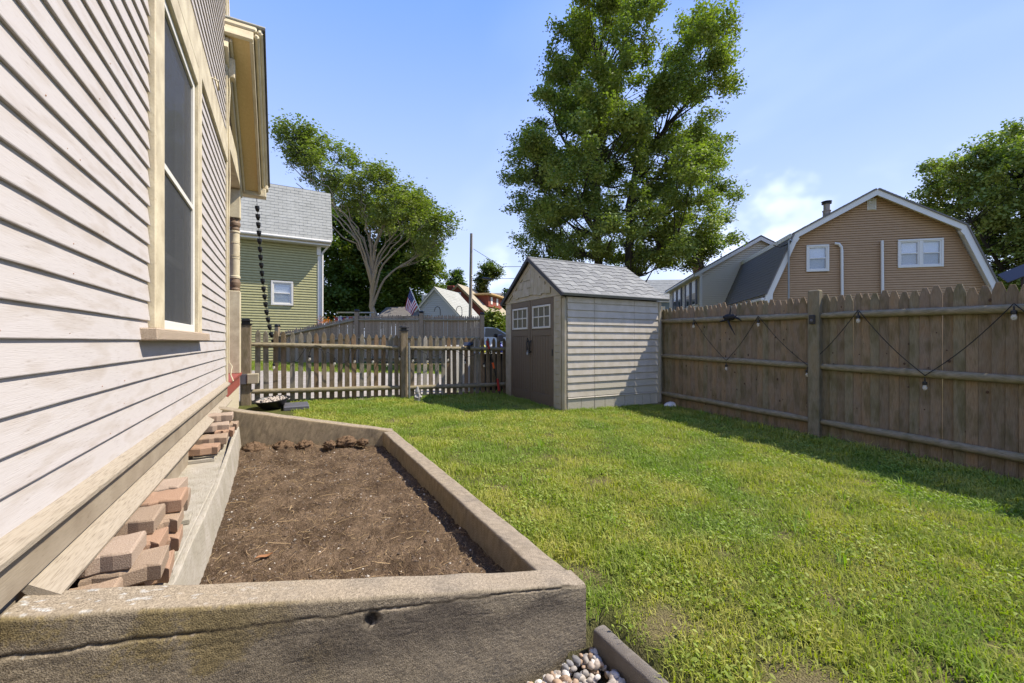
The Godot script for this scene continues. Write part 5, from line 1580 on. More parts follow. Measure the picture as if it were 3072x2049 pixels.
# roof plane with courses of shingles: corner o, along = eave direction, up = slope direction
func shingled(called: String, parent: Node, o: Vector3, along: Vector3, up: Vector3, course: float, tab: float, m: Material, th := 0.09) -> void:
	var u := along.normalized(); var v := up.normalized()
	var n := u.cross(v).normalized()
	if n.y < 0: n = -n
	var B := Transform3D(Basis(u, v, u.cross(v)), o)
	var zs: float = 1.0 if B.basis.z.dot(n) > 0 else -1.0
	var L := along.length(); var H := up.length()
	var st := st0()
	bx(st, Vector3(0, 0, minf(0, -zs * th)), Vector3(L, H, maxf(0, -zs * th)), 0.0, B)
	var y := 0.0
	var row := 0
	while y < H - 0.01:
		var x := 0.0
		var off := tab * 0.5 * (row % 2)
		while x < L - 0.01:
			var x1 := minf(L, x + tab - (off if x == 0.0 else 0.0))
			var h0 := rng.randf_range(0.008, 0.014)
			var y1 := minf(y + course * 1.05, H)
			var P := [Vector3(x + 0.004, y, h0), Vector3(x1 - 0.004, y, h0), Vector3(x1 - 0.004, y1, 0.002), Vector3(x + 0.004, y1, 0.002), Vector3(x + 0.004, y, 0.0), Vector3(x1 - 0.004, y, 0.0)].map(func(p): return B * Vector3(p.x, p.y, p.z * zs))
			if zs > 0:
				quad(st, P[0], P[1], P[2], P[3]); quad(st, P[4], P[5], P[1], P[0])
			else:
				quad(st, P[3], P[2], P[1], P[0]); quad(st, P[0], P[1], P[5], P[4])
			x = x1
		y += course
		row += 1
	tag(shape(called, parent, st.commit(), m), "", "", "", "stuff")

func build_green_house() -> void:
	rng.seed = 61
	var o := cam((737 - 1175.5) / 956.7 * 18.0, 18.0, 0.0)
	var t := thing("green_house", "sage green vinyl sided house with grey roof behind the porch post", "house", o, 1.25)
	box("wall", t, Vector3(-7.0, -0.3, -6.0), Vector3(-0.02, 5.28, -0.05), M.green_vinyl)
	siding("siding_board", t, func(_y): return [-6.6, -0.13], 0.3, 5.28, 0.107, M.green_vinyl, true, 0.0, [[-1.84 - 0.05, -1.10 + 0.05, 2.70, 3.70]])
	box("corner_trim", t, Vector3(-0.13, 0.2, -0.02), Vector3(0.0, 5.3, 0.035), M.white_vinyl, 0.006)
	rod("downspout", t, [Vector3(0.28, 5.35, 0.28), Vector3(0.2, 5.2, 0.15), Vector3(0.055, 5.02, 0.06), Vector3(0.05, 4.9, 0.05), Vector3(0.045, 1.8, 0.05), Vector3(0.1, 1.7, 0.1)], 0.042, M.white_vinyl, 8)
	box("eave_bracket", t, Vector3(-0.17, 4.90, 0.036), Vector3(-0.02, 5.28, 0.09), M.white_vinyl, 0.006)
	box("soffit", t, Vector3(-7.0, 5.282, -0.05), Vector3(0.32, 5.33, 0.42), M.white_vinyl, 0.004)
	box("fascia", t, Vector3(-7.0, 5.331, 0.385), Vector3(0.35, 5.50, 0.42), M.foundation, 0.006)
	rod("gutter", t, [Vector3(-7.0, 5.45, 0.47), Vector3(0.36, 5.44, 0.47)], 0.06, M.white_vinyl, 10)
	house_window(t, -1.80, 2.77, 0.66, 0.86, 0.012)
	shingled("roof", t, Vector3(-7.0, 5.51, 0.44), Vector3(7.42, 0, 0), Vector3(0, 2.25, -0.78), 0.14, 0.3, M.grey_shingle)
	shingled("roof", t, Vector3(-7.0, 7.77, -0.34), Vector3(7.25, 0, 0), Vector3(0, 0.75, -2.6), 0.14, 0.3, M.grey_shingle)
	box("side_wall", t, Vector3(-0.02, -0.3, -6.0), Vector3(0.0, 5.3, -0.021), M.green_vinyl)
	var st := st0()
	prism(st, [Vector2(0.0, 5.3), Vector2(-0.35, 7.7), Vector2(-3.0, 8.45), Vector2(-5.65, 7.7), Vector2(-6.0, 5.3)], 0.0, 0.03, Transform3D(Basis(Vector3(0, 0, 1), Vector3.UP, Vector3(-1, 0, 0)), Vector3.ZERO))
	shape("gable_end", t, st.commit(), M.green_vinyl)

func build_brown_house() -> void:
	rng.seed = 62
	var C0 := Vector2((2002 - 1175.5) / 956.7 * 16.0, 16.0)
	var t := thing("brown_gambrel_house", "brown vinyl sided gambrel roof house behind the tall fence on the right", "house", cam(C0.x, C0.y, 0.0), -40.9)
	# outline: [x, y] peak, knees, eaves
	var KN := 2.62; var KY := 5.42; var EV := 3.60; var EY := 3.2; var PK := 6.86
	var span := func(y: float) -> Array:
		var h := 0.0
		if y < EY: h = EV
		elif y < KY: h = lerpf(EV, KN, (y - EY) / (KY - EY))
		else: h = lerpf(KN, 0.0, (y - KY) / (PK - KY))
		return [-maxf(h, 0.0), maxf(h, 0.0)]
	var st := st0()
	prism(st, [Vector2(-EV, -1.0), Vector2(EV, -1.0), Vector2(EV, EY), Vector2(KN, KY), Vector2(0, PK), Vector2(-KN, KY), Vector2(-EV, EY)], -10.0, -0.07)
	shape("wall", t, st.commit(), M.brown_vinyl)
	siding("siding", t, span, 0.6, PK - 0.05, 0.0915, M.brown_vinyl, false, -0.0, [[-2.20, -1.52, 3.98, 4.96], [0.86, 2.24, 4.02, 5.02]])
	house_window(t, -2.18, 4.02, 0.64, 0.90, 0.012)
	house_window(t, 0.90, 4.06, 1.30, 0.92, 0.012, true)
	var vn := node("gable_vent", t, Vector3(-0.02, 6.24, 0.012))
	box("frame", vn, Vector3(-0.15, 0, 0), Vector3(0.15, 0.44, 0.02), M.white_vinyl, 0.006)
	for i in 7:
		var s := st0()
		bx(s, Vector3(-0.12, -0.004, 0), Vector3(0.12, 0.004, 0.05), 0.0, Transform3D(Basis(Vector3.RIGHT, 0.6), Vector3(0, 0.05 + i * 0.055, 0.022)))
		shape("louver", vn, s.commit(), M.white_vinyl)
	rod("vent_pipe", t, [Vector3(-1.28, 5.02, 0.05), Vector3(-1.16, 4.98, 0.1), Vector3(-1.08, 4.86, 0.1), Vector3(-1.06, 4.7, 0.1), Vector3(-1.04, 1.5, 0.1)], 0.048, M.white_vinyl, 10)
	rod("vent_pipe", t, [Vector3(0.28, 5.04, 0.1), Vector3(0.28, 4.9, 0.1), Vector3(0.30, 1.5, 0.1)], 0.048, M.white_vinyl, 10)
	# rake boards and roof slabs
	var segs := [[Vector2(-EV - 0.12, EY - 0.16), Vector2(-KN - 0.10, KY + 0.0)], [Vector2(-KN - 0.16, KY - 0.06), Vector2(0, PK + 0.02)], [Vector2(KN + 0.16, KY - 0.06), Vector2(0, PK + 0.02)], [Vector2(EV + 0.12, EY - 0.16), Vector2(KN + 0.10, KY + 0.0)]]
	for i in 4:
		var a: Vector2 = segs[i][0]; var b: Vector2 = segs[i][1]
		var d := (b - a).normalized()
		var nn := Vector2(-d.y, d.x)
		if nn.y < 0: nn = -nn
		var s := st0()
		var zf := 0.32 + 0.004 * (i % 2)
		prism(s, [a - nn * 0.14, b - nn * 0.14, b + nn * 0.06, a + nn * 0.06], zf - 0.03, zf)
		shape("rake_board", t, s.commit(), M.white_vinyl)
		s = st0()
		prism(s, [a - nn * 0.02, b - nn * 0.02, b + nn * 0.05, a + nn * 0.05], -10.0, zf - 0.031)
		shape("rake_soffit", t, s.commit(), M.white_vinyl)
		var z1 := 0.36
		var p := Vector3((a + nn * 0.1).x, (a + nn * 0.1).y, z1)
		var q := Vector3((b + nn * 0.1).x, (b + nn * 0.1).y, z1)
		shingled("roof", t, Vector3(p.x, p.y, z1), Vector3(0, 0, -10.3), q - p, 0.14, 0.32, M.dark_shingle, 0.05)
	for s_ in [-1.0, 1.0]:
		var s := st0()
		prism(s, [Vector2(s_ * (KN - 0.02), KY - 0.2), Vector2(s_ * (KN + 0.30), KY - 0.02), Vector2(s_ * (KN + 0.18), KY - 0.30), Vector2(s_ * (KN + 0.08), KY - 0.34)], 0.2, 0.3235)
		shape("knee_return", t, s.commit(), M.white_vinyl)
		s = st0()
		prism(s, [Vector2(s_ * (EV - 0.06), EY - 0.02), Vector2(s_ * (EV - 0.03), EY - 0.5), Vector2(s_ * (EV + 0.25), EY - 0.42), Vector2(s_ * (EV + 0.1), EY + 0.1)], 0.2, 0.327)
		shape("eave_return", t, s.commit(), M.white_vinyl)
	box("knee_fascia", t, Vector3(-KN - 0.30, KY - 0.16, -9.9), Vector3(-KN - 0.24, KY + 0.02, 0.29), M.white_vinyl, 0.006)
	box("gutter", t, Vector3(-EV - 0.36, EY - 0.38, -9.9), Vector3(-EV - 0.22, EY - 0.26, 0.29), M.white_vinyl, 0.02)
	var ch := node("stovepipe", t, Vector3(-1.30, 6.2, -0.5))
	st = st0()
	lathe(st, [Vector2(0.13, -0.2), Vector2(0.13, 0.22), Vector2(0.15, 0.23), Vector2(0.15, 0.26), Vector2(0.11, 0.27), Vector2(0.11, 0.55)], 16)
	shape("pipe", ch, st.commit(), M.rusty_metal)
	st = st0()
	lathe(st, [Vector2(0.11, 0.52), Vector2(0.17, 0.53), Vector2(0.17, 0.56), Vector2(0.12, 0.565), Vector2(0.12, 0.6), Vector2(0.18, 0.605), Vector2(0.18, 0.63), Vector2(0.0, 0.68)], 16)
	shape("cowl", ch, st.commit(), M.panel_black)
	rod("service_mast", t, [Vector3(-3.02, 1.0, 0.42), Vector3(-3.03, 3.0, 0.42), Vector3(-3.03, 5.1, 0.42), Vector3(-2.98, 5.16, 0.42), Vector3(-2.93, 5.1, 0.44)], 0.035, M.galvanised, 8)
	rod("cable", t, [Vector3(-2.93, 5.1, 0.44), Vector3(-3.1, 4.98, 0.4), Vector3(-3.3, 4.92, 0.3), Vector3(-3.5, 5.02, 0.25)], 0.02, M.dark_cord, 5)

func build_far_houses() -> void:
	rng.seed = 63
	# beige house
	var t := thing("beige_house", "beige vinyl sided house with navy shutters between the big maple and brown house", "house", cam((1743 - 1175.5) / 956.7 * 22.0, 22.0, 0.0), -38.55)
	var HW := 2.95; var EY := 4.95; var PK := 6.62
	var st := st0()
	prism(st, [Vector2(-HW, -0.5), Vector2(HW, -0.5), Vector2(HW, EY), Vector2(0, PK), Vector2(-HW, EY)], -8.0, -0.05)
	shape("wall", t, st.commit(), M.beige_vinyl)
	siding("siding", t, func(y): return [-HW if y < EY else -HW * (PK - y) / (PK - EY), HW if y < EY else HW * (PK - y) / (PK - EY)], 1.0, PK, 0.1, M.beige_vinyl, false)
	box("corner_trim", t, Vector3(-HW - 0.012, 0.5, -0.06), Vector3(-HW + 0.12, EY, 0.03), M.white_vinyl, 0.006)
	for s in [-1.0, 1.0]:
		var d := Vector3(s * (HW + 0.3), EY - 0.17, 0.25)
		var p := Vector3(0, PK + 0.02, 0.25)
		shingled("roof", t, d + Vector3(0, 0.12, 0), Vector3(0, 0, -8.5), p - d, 0.16, 0.35, M.dark_shingle, 0.05)
		st = st0()
		prism(st, [Vector2(d.x, d.y - 0.12), Vector2(0, PK - 0.12), Vector2(0, PK + 0.06), Vector2(d.x, d.y + 0.06)], 0.2, 0.24 + 0.003 * s)
		shape("rake_board", t, st.commit(), M.white_vinyl)
	box("soffit", t, Vector3(-HW - 0.36, EY - 0.24, -8.2), Vector3(-HW - 0.005, EY - 0.14, 0.19), M.white_vinyl, 0.01)
	# long side with shuttered windows
	var sd := node("side_wall", t, Vector3(-HW - 0.035, 0, 0))
	sd.rotation.y = -PI / 2
	siding("siding", sd, func(_y): return [-7.9, -0.07], 1.0, EY - 0.2, 0.1, M.beige_vinyl, false)
	for x in [-1.0, -2.35, -4.6, -5.9]:
		var wn := node("side_window", t, Vector3(-HW - 0.055, 3.3, x))
		wn.rotation.y = -PI / 2
		box("frame", wn, Vector3(-0.38, -0.06, -0.01), Vector3(0.38, 1.34, 0.02), M.white_vinyl, 0.006)
		box("pane", wn, Vector3(-0.31, 0.0, 0.021), Vector3(0.31, 0.6, 0.024), M.car_glass)
		box("pane", wn, Vector3(-0.31, 0.64, 0.021), Vector3(0.31, 1.28, 0.024), M.sky_glass)
		for q in [-0.56, 0.56]: box("shutter", wn, Vector3(q - 0.16, -0.05, 0.0), Vector3(q + 0.16, 1.33, 0.035), M.navy_shutter, 0.006)
	box("chimney", t, Vector3(-HW + 1.2, 4.5, -6.4), Vector3(-HW + 1.75, 6.75, -5.8), M.red_brick, 0.02)
	# small grey roofed house further off
	t = thing("grey_roofed_house", "small grey roofed house with blue wall just right of the shed roof", "house", cam((1530 - 1175.5) / 956.7 * 32.0, 32.0, 0.0), -34.0)
	box("wall", t, Vector3(-3.5, -0.5, -5), Vector3(1.6, 4.2, 0), M.blue_wall)
	box("window", t, Vector3(-0.9, 2.9, 0.001), Vector3(-0.1, 3.9, 0.04), M.white_vinyl, 0.01)
	box("eave", t, Vector3(-3.7, 4.2, -0.2), Vector3(1.8, 4.35, 0.25), M.white_vinyl, 0.01)
	shingled("roof", t, Vector3(-3.7, 4.36, 0.25), Vector3(5.5, 0, 0), Vector3(0, 1.75, -1.4), 0.2, 0.4, M.grey_shingle)
	# pale house with long grey roof
	t = thing("pale_grey_house", "pale grey sided house with long grey roof behind the flag", "house", cam((999 - 1175.5) / 956.7 * 28.0, 28.0, 0.0), -46.3)
	PK = 4.75; HW = 2.7; EY = 1.95
	st = st0()
	prism(st, [Vector2(-HW, -0.5), Vector2(HW, -0.5), Vector2(HW, EY), Vector2(0, PK), Vector2(-HW, EY)], -3.6, -0.05)
	shape("wall", t, st.commit(), M.pale_vinyl)
	siding("siding", t, func(y): return [-HW if y < EY else -HW * (PK - y) / (PK - EY), HW if y < EY else HW * (PK - y) / (PK - EY)], 1.0, PK, 0.13, M.pale_vinyl, false)
	for s in [-1.0, 1.0]:
		var d := Vector3(s * (HW + 0.2), EY - 0.2, 0.15)
		var p := Vector3(0, PK + 0.03, 0.15)
		shingled("roof", t, d + Vector3(0, 0.1, 0), Vector3(0, 0, -3.8), p - d, 0.2, 0.4, M.grey_shingle, 0.05)
		st = st0()
		prism(st, [Vector2(d.x, d.y - 0.08), Vector2(0, PK - 0.08), Vector2(0, PK + 0.06), Vector2(d.x, d.y + 0.06)], 0.1, 0.14 + 0.003 * s)
		shape("rake_board", t, st.commit(), M.white_vinyl)
	box("dormer", t, Vector3(-1.25, 3.75, -1.6), Vector3(-0.45, 4.45, -0.4), M.pale_vinyl, 0.02)
	house_window(t, -1.05, 3.92, 0.36, 0.4, -0.395, false, true)
	shingled("porch_roof", t, Vector3(-4.2, 2.9, 0.6), Vector3(3.2, 0, 0), Vector3(0, 0.75, -1.2), 0.2, 0.4, M.dark_shingle)
	box("side_window", t, Vector3(HW + 0.002, 1.4, -3.2), Vector3(HW + 0.05, 1.95, -1.0), M.white_vinyl, 0.02)
	# red brick house
	t = thing("red_brick_house", "red brick house with ochre trim and a dormer beyond the utility pole", "house", cam((1051 - 1175.5) / 956.7 * 38.0, 38.0, 0.0), -46.3)
	PK = 6.3; HW = 2.5; EY = 3.95
	st = st0()
	prism(st, [Vector2(-HW, -0.5), Vector2(HW, -0.5), Vector2(HW, EY), Vector2(0, PK), Vector2(-HW, EY)], -7.0, 0.0)
	shape("wall", t, st.commit(), M.red_brick)
	for s in [-1.0, 1.0]:
		var d := Vector3(s * (HW + 0.35), EY - 0.28, 0.12)
		var p := Vector3(0, PK + 0.06, 0.12)
		shingled("roof", t, d + Vector3(0, 0.1, 0), Vector3(0, 0, -7.6), p - d, 0.25, 0.4, M.tan_shingle, 0.06)
		st = st0()
		prism(st, [Vector2(d.x, d.y - 0.1), Vector2(0, PK - 0.1), Vector2(0, PK + 0.08), Vector2(d.x, d.y + 0.08)], 0.04, 0.11 + 0.003 * s)
		shape("rake_board", t, st.commit(), M.ochre_trim)
	house_window(t, -0.25, 5.0, 0.5, 0.6, 0.01)
	box("dormer", t, Vector3(0.8, 4.5, -5.6), Vector3(2.3, 5.55, -1.8), M.red_brick)
	box("dormer_roof", t, Vector3(0.2, 5.551, -5.9), Vector3(2.7, 5.72, -1.5), M.ochre_trim, 0.03)
	for z in [-2.4, -4.0]: box("dormer_window", t, Vector3(2.301, 4.75, z - 0.45), Vector3(2.34, 5.45, z), M.white_vinyl, 0.01)
	for z in [-1.2, -2.8, -4.6]: box("side_window", t, Vector3(HW + 0.002, 2.3, z - 0.8), Vector3(HW + 0.05, 3.5, z), M.white_vinyl, 0.01)
	box("chimney", t, Vector3(-1.7, 4.8, -1.8), Vector3(-1.0, 6.5, -1.2), M.red_brick, 0.03)
	# far roof with chimney right of it
	t = thing("distant_house", "dark roofed distant house with a chimney left of the shed gable", "house", cam(-1.3, 48.0, 0.0), -30.0)
	box("wall", t, Vector3(-3.0, 0, -4), Vector3(3.5, 6.0, 0), M.foundation)
	shingled("roof", t, Vector3(-3.3, 6.0, 0.3), Vector3(7.1, 0, 0), Vector3(0, 1.0, -2.2), 0.3, 0.5, M.dark_shingle)
	box("chimney", t, Vector3(1.4, 6.0, -1.9), Vector3(1.95, 8.4, -1.4), M.red_brick, 0.03)

func build_street() -> void:
	# utility pole and wires
	var p := thing("utility_pole", "tall weathered wooden utility pole beyond the far fence", "utility pole", cam(-2.66, 27.0, 0.2))
	var st := st0()
	tube(st, [Vector3(-0.12, -0.5, 0), Vector3(-0.02, 4, 0), Vector3(0.03, 8.0, 0)], [0.115, 0.105, 0.085], 12)
	shape("shaft", p, st.commit(), M.pole_wood)
	rod("bracket", p, [Vector3(0.0, 5.2, 0.12), Vector3(0.0, 5.25, 0.2)], 0.03, M.galvanised, 6)
	var w := [[[-2.5, 27, 7.2], [-0.6, 24.5, 5.6], [3.2, 20.0, 4.8], "upper thin wire sloping down from the utility pole behind the shed"], [[-2.55, 27, 5.3], [-0.8, 24.5, 4.9], [3.0, 20.0, 4.2], "lower wire from the utility pole, with a black cable sleeve on it"]]
	for q in w:
		var P := []
		for i in 13:
			var u := i / 12.0
			var a := cam(q[0][0], q[0][1], q[0][2]).lerp(cam(q[1][0], q[1][1], q[1][2]), minf(u * 2.0, 1.0))
			if u > 0.5: a = cam(q[1][0], q[1][1], q[1][2]).lerp(cam(q[2][0], q[2][1], q[2][2]), u * 2.0 - 1.0)
			P.append(a)
		tag(rod("utility_wire", self, P, 0.014, M.dark_cord, 5), q[3], "wire", "wires from the utility pole")
	tag(rod("cable_sleeve", self, [cam(-1.83, 26.0, 5.16), cam(-1.26, 25.3, 4.98)], 0.07, M.black_plastic, 8), "short black sleeve on the lower wire by the utility pole", "cable sleeve")
	# flag on a slanted pole
	var f := thing("flag", "striped red and white flag with starry blue corner on a slanted white pole", "flag", cam(-4.36, 20.0, 2.62), -28.76)
	rod("pole", f, [Vector3(0.0, -0.1, 0), Vector3(-0.53, 1.13, 0)], 0.024, M.white_vinyl, 8)
	var ball := SphereMesh.new(); ball.radius = 0.03; ball.height = 0.06
	shape("finial", f, ball, M.white_vinyl, Vector3(-0.54, 1.15, 0))
	var im := Image.create(190, 100, false, Image.FORMAT_RGB8)
	for i in 13: im.fill_rect(Rect2i(0, int(i * 100 / 13.0), 190, int((i + 1) * 100 / 13.0) - int(i * 100 / 13.0)), C(176, 40, 52) if i % 2 == 0 else C(232, 230, 226))
	im.fill_rect(Rect2i(0, 0, 76, 54), C(48, 52, 96))
	for r in 9:
		for k in (6 if r % 2 == 0 else 5):
			var cx := 6 + k * 13 + (0 if r % 2 == 0 else 6)
			var cy := 5 + int(r * 5.5)
			im.fill_rect(Rect2i(cx - 1, cy, 3, 1), C(230, 230, 232))
			im.fill_rect(Rect2i(cx, cy - 1, 1, 3), C(230, 230, 232))
	var fm := flat("flag_cloth", Color(1, 1, 1), 0.85)
	fm.albedo_texture = ImageTexture.create_from_image(im)
	fm.cull_mode = BaseMaterial3D.CULL_DISABLED
	fm.backlight_enabled = true
	fm.backlight = Color(0.4, 0.4, 0.4)
	var P := PackedVector3Array(); var N := PackedVector3Array(); var U := PackedVector2Array(); var I := PackedInt32Array()
	var nu := 24; var nv := 16
	for i in nu + 1:
		for j in nv + 1:
			var u := float(i) / nu; var v := float(j) / nv
			# hoist runs down the pole; the fly hangs straight down in folds
			var h := Vector3(-0.52, 1.1, 0).lerp(Vector3(-0.16, 0.27, 0), v)
			var gather := lerpf(1.0, 0.9, u)
			var x := lerpf(-0.52, h.x, gather) - 0.34 * u + 0.1 * u * u
			var y := h.y - u * lerpf(0.98, 0.42, v)
			var z := 0.07 * sin(v * 9.0 + u * 2.0) * u
			P.append(Vector3(x, y, z)); U.append(Vector2(u, v)); N.append(Vector3(0, 0, 1))
	for i in nu:
		for j in nv:
			var a := i * (nv + 1) + j
			for q in [a, a + nv + 1, a + nv + 2, a, a + nv + 2, a + 1]: I.append(q)
	for i in range(0, I.size(), 3):
		var n := (P[I[i + 1]] - P[I[i]]).cross(P[I[i + 2]] - P[I[i]]).normalized()
		if n.z < 0: n = -n
		else:
			var sw := I[i + 1]
			I[i + 1] = I[i + 2]
			I[i + 2] = sw
		for k in 3: N[I[i + k]] += n
	for i in N.size(): N[i] = N[i].normalized()
	var arr := []
	arr.resize(Mesh.ARRAY_MAX)
	arr[Mesh.ARRAY_VERTEX] = P; arr[Mesh.ARRAY_NORMAL] = N; arr[Mesh.ARRAY_TEX_UV] = U; arr[Mesh.ARRAY_INDEX] = I
	var am := ArrayMesh.new()
	am.add_surface_from_arrays(Mesh.PRIMITIVE_TRIANGLES, arr)
	shape("cloth", f, am, fm)
	# hooks, bunting, flowers, rail behind the far fence
	for q in [[-3.22, 2.6, "left curved black garden hook above the far fence"], [-2.28, 2.62, "right curved black garden hook above the far fence"]]:
		var P2 := [Vector3(0.12, -2.3, 0), Vector3(0.12, 0.0, 0)]
		for i in 7: P2.append(Vector3(0.12 * cos(i * PI / 6), 0.0 + 0.16 * sin(i * PI / 6), 0))
		P2.append(Vector3(-0.13, -0.06, 0))
		tag(rod("garden_hook", self, P2, 0.014, M.black_iron, 6), q[2], "hook", "curved hooks behind the far fence")
		(get_child(get_child_count() - 1) as Node3D).position = cam(q[0], 18.0, q[1] - 0.05)
		(get_child(get_child_count() - 1) as Node3D).rotation_degrees.y = -28.76
	rng.seed = 8
	var bt := thing("bunting", "red, white and blue bunting hung behind the far fence beside the green house", "bunting", cam(-7.4, 17.6, 2.22), -28.76)
	for i in 9:
		var s := st0()
		prism(s, [Vector2(-0.1, 0), Vector2(0.1, 0), Vector2(0.0, -0.3)], 0, 0.006)
		shape("pennant", bt, s.commit(), [M.red_plastic, M.white_vinyl, M.blue_plastic][i % 3], Vector3(0.1 * i, 0.03 * sin(i * 1.3), 0), Vector3(0, 0, 0.5 * sin(i * 2.1)))
	var fl := thing("orange_flowers", "bush of orange flowers behind the far fence beside the green house", "flowers", cam(-7.75, 17.4, 1.0), 0)
	var X := []; var K := []
	for i in 160:
		var d := Vector3(rng.randfn() * 0.16, 0.95 + rng.randfn() * 0.13, rng.randfn() * 0.16)
		X.append(Transform3D(Basis.from_euler(Vector3(rng.randf() * 6, rng.randf() * 6, 0)).scaled(Vector3.ONE * 0.5), d))
		K.append(Color(0.75, 0.2, 0.03) if rng.randf() < 0.6 else Color(0.08, 0.14, 0.03))
	tag(multi("blooms", fl, leaf_cluster(6, 0.12, 0.09, 5), M.leaf, X, K), "", "", "", "stuff")
	rod("stem", fl, [Vector3(0, -0.6, 0), Vector3(0, 0.9, 0)], 0.02, M.dark_bark, 5)
	var rl := thing("canopy_rail", "grey metal canopy rail behind the far fence beside the green house", "rail", cam(-8.2, 19.5, 0), -28.76)
	box("beam", rl, Vector3(0, 2.52, 0), Vector3(1.75, 2.58, 0.06), M.galvanised, 0.01)
	box("beam", rl, Vector3(0, 2.34, 0), Vector3(1.6, 2.38, 0.06), M.galvanised, 0.01)
	box("leg", rl, Vector3(1.55, 0.3, 0.002), Vector3(1.62, 2.52, 0.058), M.galvanised, 0.01)
	# car
	var c := thing("silver_car", "silver car parked beyond the low fence left of the shed", "car", cam(-1.35, 21.0, 0.42), -10.0)
	var prof := [Vector2(-2.2, 0.35), Vector2(2.2, 0.35), Vector2(2.25, 0.7), Vector2(2.1, 0.86), Vector2(1.15, 0.98), Vector2(-1.75, 1.02), Vector2(-2.2, 0.95), Vector2(-2.25, 0.6)]
	st = st0()
	prism(st, prof, -0.88, 0.88)
	shape("body", c, st.commit(), M.car_paint)
	st = st0()
	prism(st, [Vector2(1.2, 0.97), Vector2(0.35, 1.42), Vector2(-0.9, 1.46), Vector2(-1.75, 1.0)], -0.70, 0.70)
	shape("window_glass", c, st.commit(), M.car_glass)
	st = st0()
	prism(st, [Vector2(0.38, 1.425), Vector2(0.1, 1.475), Vector2(-0.75, 1.49), Vector2(-0.95, 1.45)], -0.72, 0.72)
	for z in [-0.715, 0.695]:
		for q in [[1.2, 0.97, 0.37, 1.42], [-0.93, 1.45, -1.75, 1.0], [-0.2, 1.45, -0.25, 1.0]]:
			tube(st, [Vector3(q[0], q[1], z + 0.01), Vector3(q[2], q[3], z + 0.01)], [0.035, 0.035], 6)
	shape("roof", c, st.commit(), M.car_paint)
	for x in [-1.35, 1.35]:
		for z in [-0.8, 0.8]:
			var wn := node("wheel", c, Vector3(x, 0.33, z))
			var cy := CylinderMesh.new(); cy.top_radius = 0.33; cy.bottom_radius = 0.33; cy.height = 0.2
			shape("tyre", wn, cy, M.rubber, Vector3.ZERO, Vector3(PI / 2, 0, 0))
			var rm := CylinderMesh.new(); rm.top_radius = 0.2; rm.bottom_radius = 0.2; rm.height = 0.21
			shape("rim", wn, rm, M.galvanised, Vector3.ZERO, Vector3(PI / 2, 0, 0))

# ================================================================ trees
func leaf_cluster(n: int, rad: float, L: float, sd: int) -> ArrayMesh:
	var r := RandomNumberGenerator.new()
	r.seed = sd
	var st := st0()
	for i in n:
		var c := Vector3(r.randfn(), r.randfn() * 0.8, r.randfn()) * rad * 0.55
		var B := Basis.from_euler(Vector3(r.randf_range(-0.9, 0.5), r.randf() * TAU, r.randf_range(-0.6, 0.6)))
		var l := L * r.randf_range(0.7, 1.25)
		var w := l * 0.40
		var k := Color(0.85, 0.95, 0.8).lerp(Color(1.2, 1.12, 0.95), r.randf())
		# folded leaf, five points
		var P := [Vector3(0, 0, -l * 0.5), Vector3(w, -0.12 * l, -l * 0.05), Vector3(0, -0.06 * l, l * 0.5), Vector3(-w, -0.12 * l, -l * 0.05)]
		for f in [[0, 1, 2], [0, 2, 3]]:
			var a: Vector3 = B * P[f[0]]; var b: Vector3 = B * P[f[1]]; var d: Vector3 = B * P[f[2]]
			var nn := (b - a).cross(d - a).normalized()
			if nn.y < 0: nn = -nn
			leaf_tri(st, c + a, c + b, c + d, nn, k)
	return st.commit()

func interp_rows(rows: Array, y: float) -> Array:
	if y <= rows[0][0]: return [rows[0][1], rows[0][2]]
	for i in rows.size() - 1:
		if y <= rows[i + 1][0]:
			var u: float = (y - rows[i][0]) / (rows[i + 1][0] - rows[i][0])
			return [lerpf(rows[i][1], rows[i + 1][1], u), lerpf(rows[i][2], rows[i + 1][2], u)]
	return [rows[-1][1], rows[-1][2]]

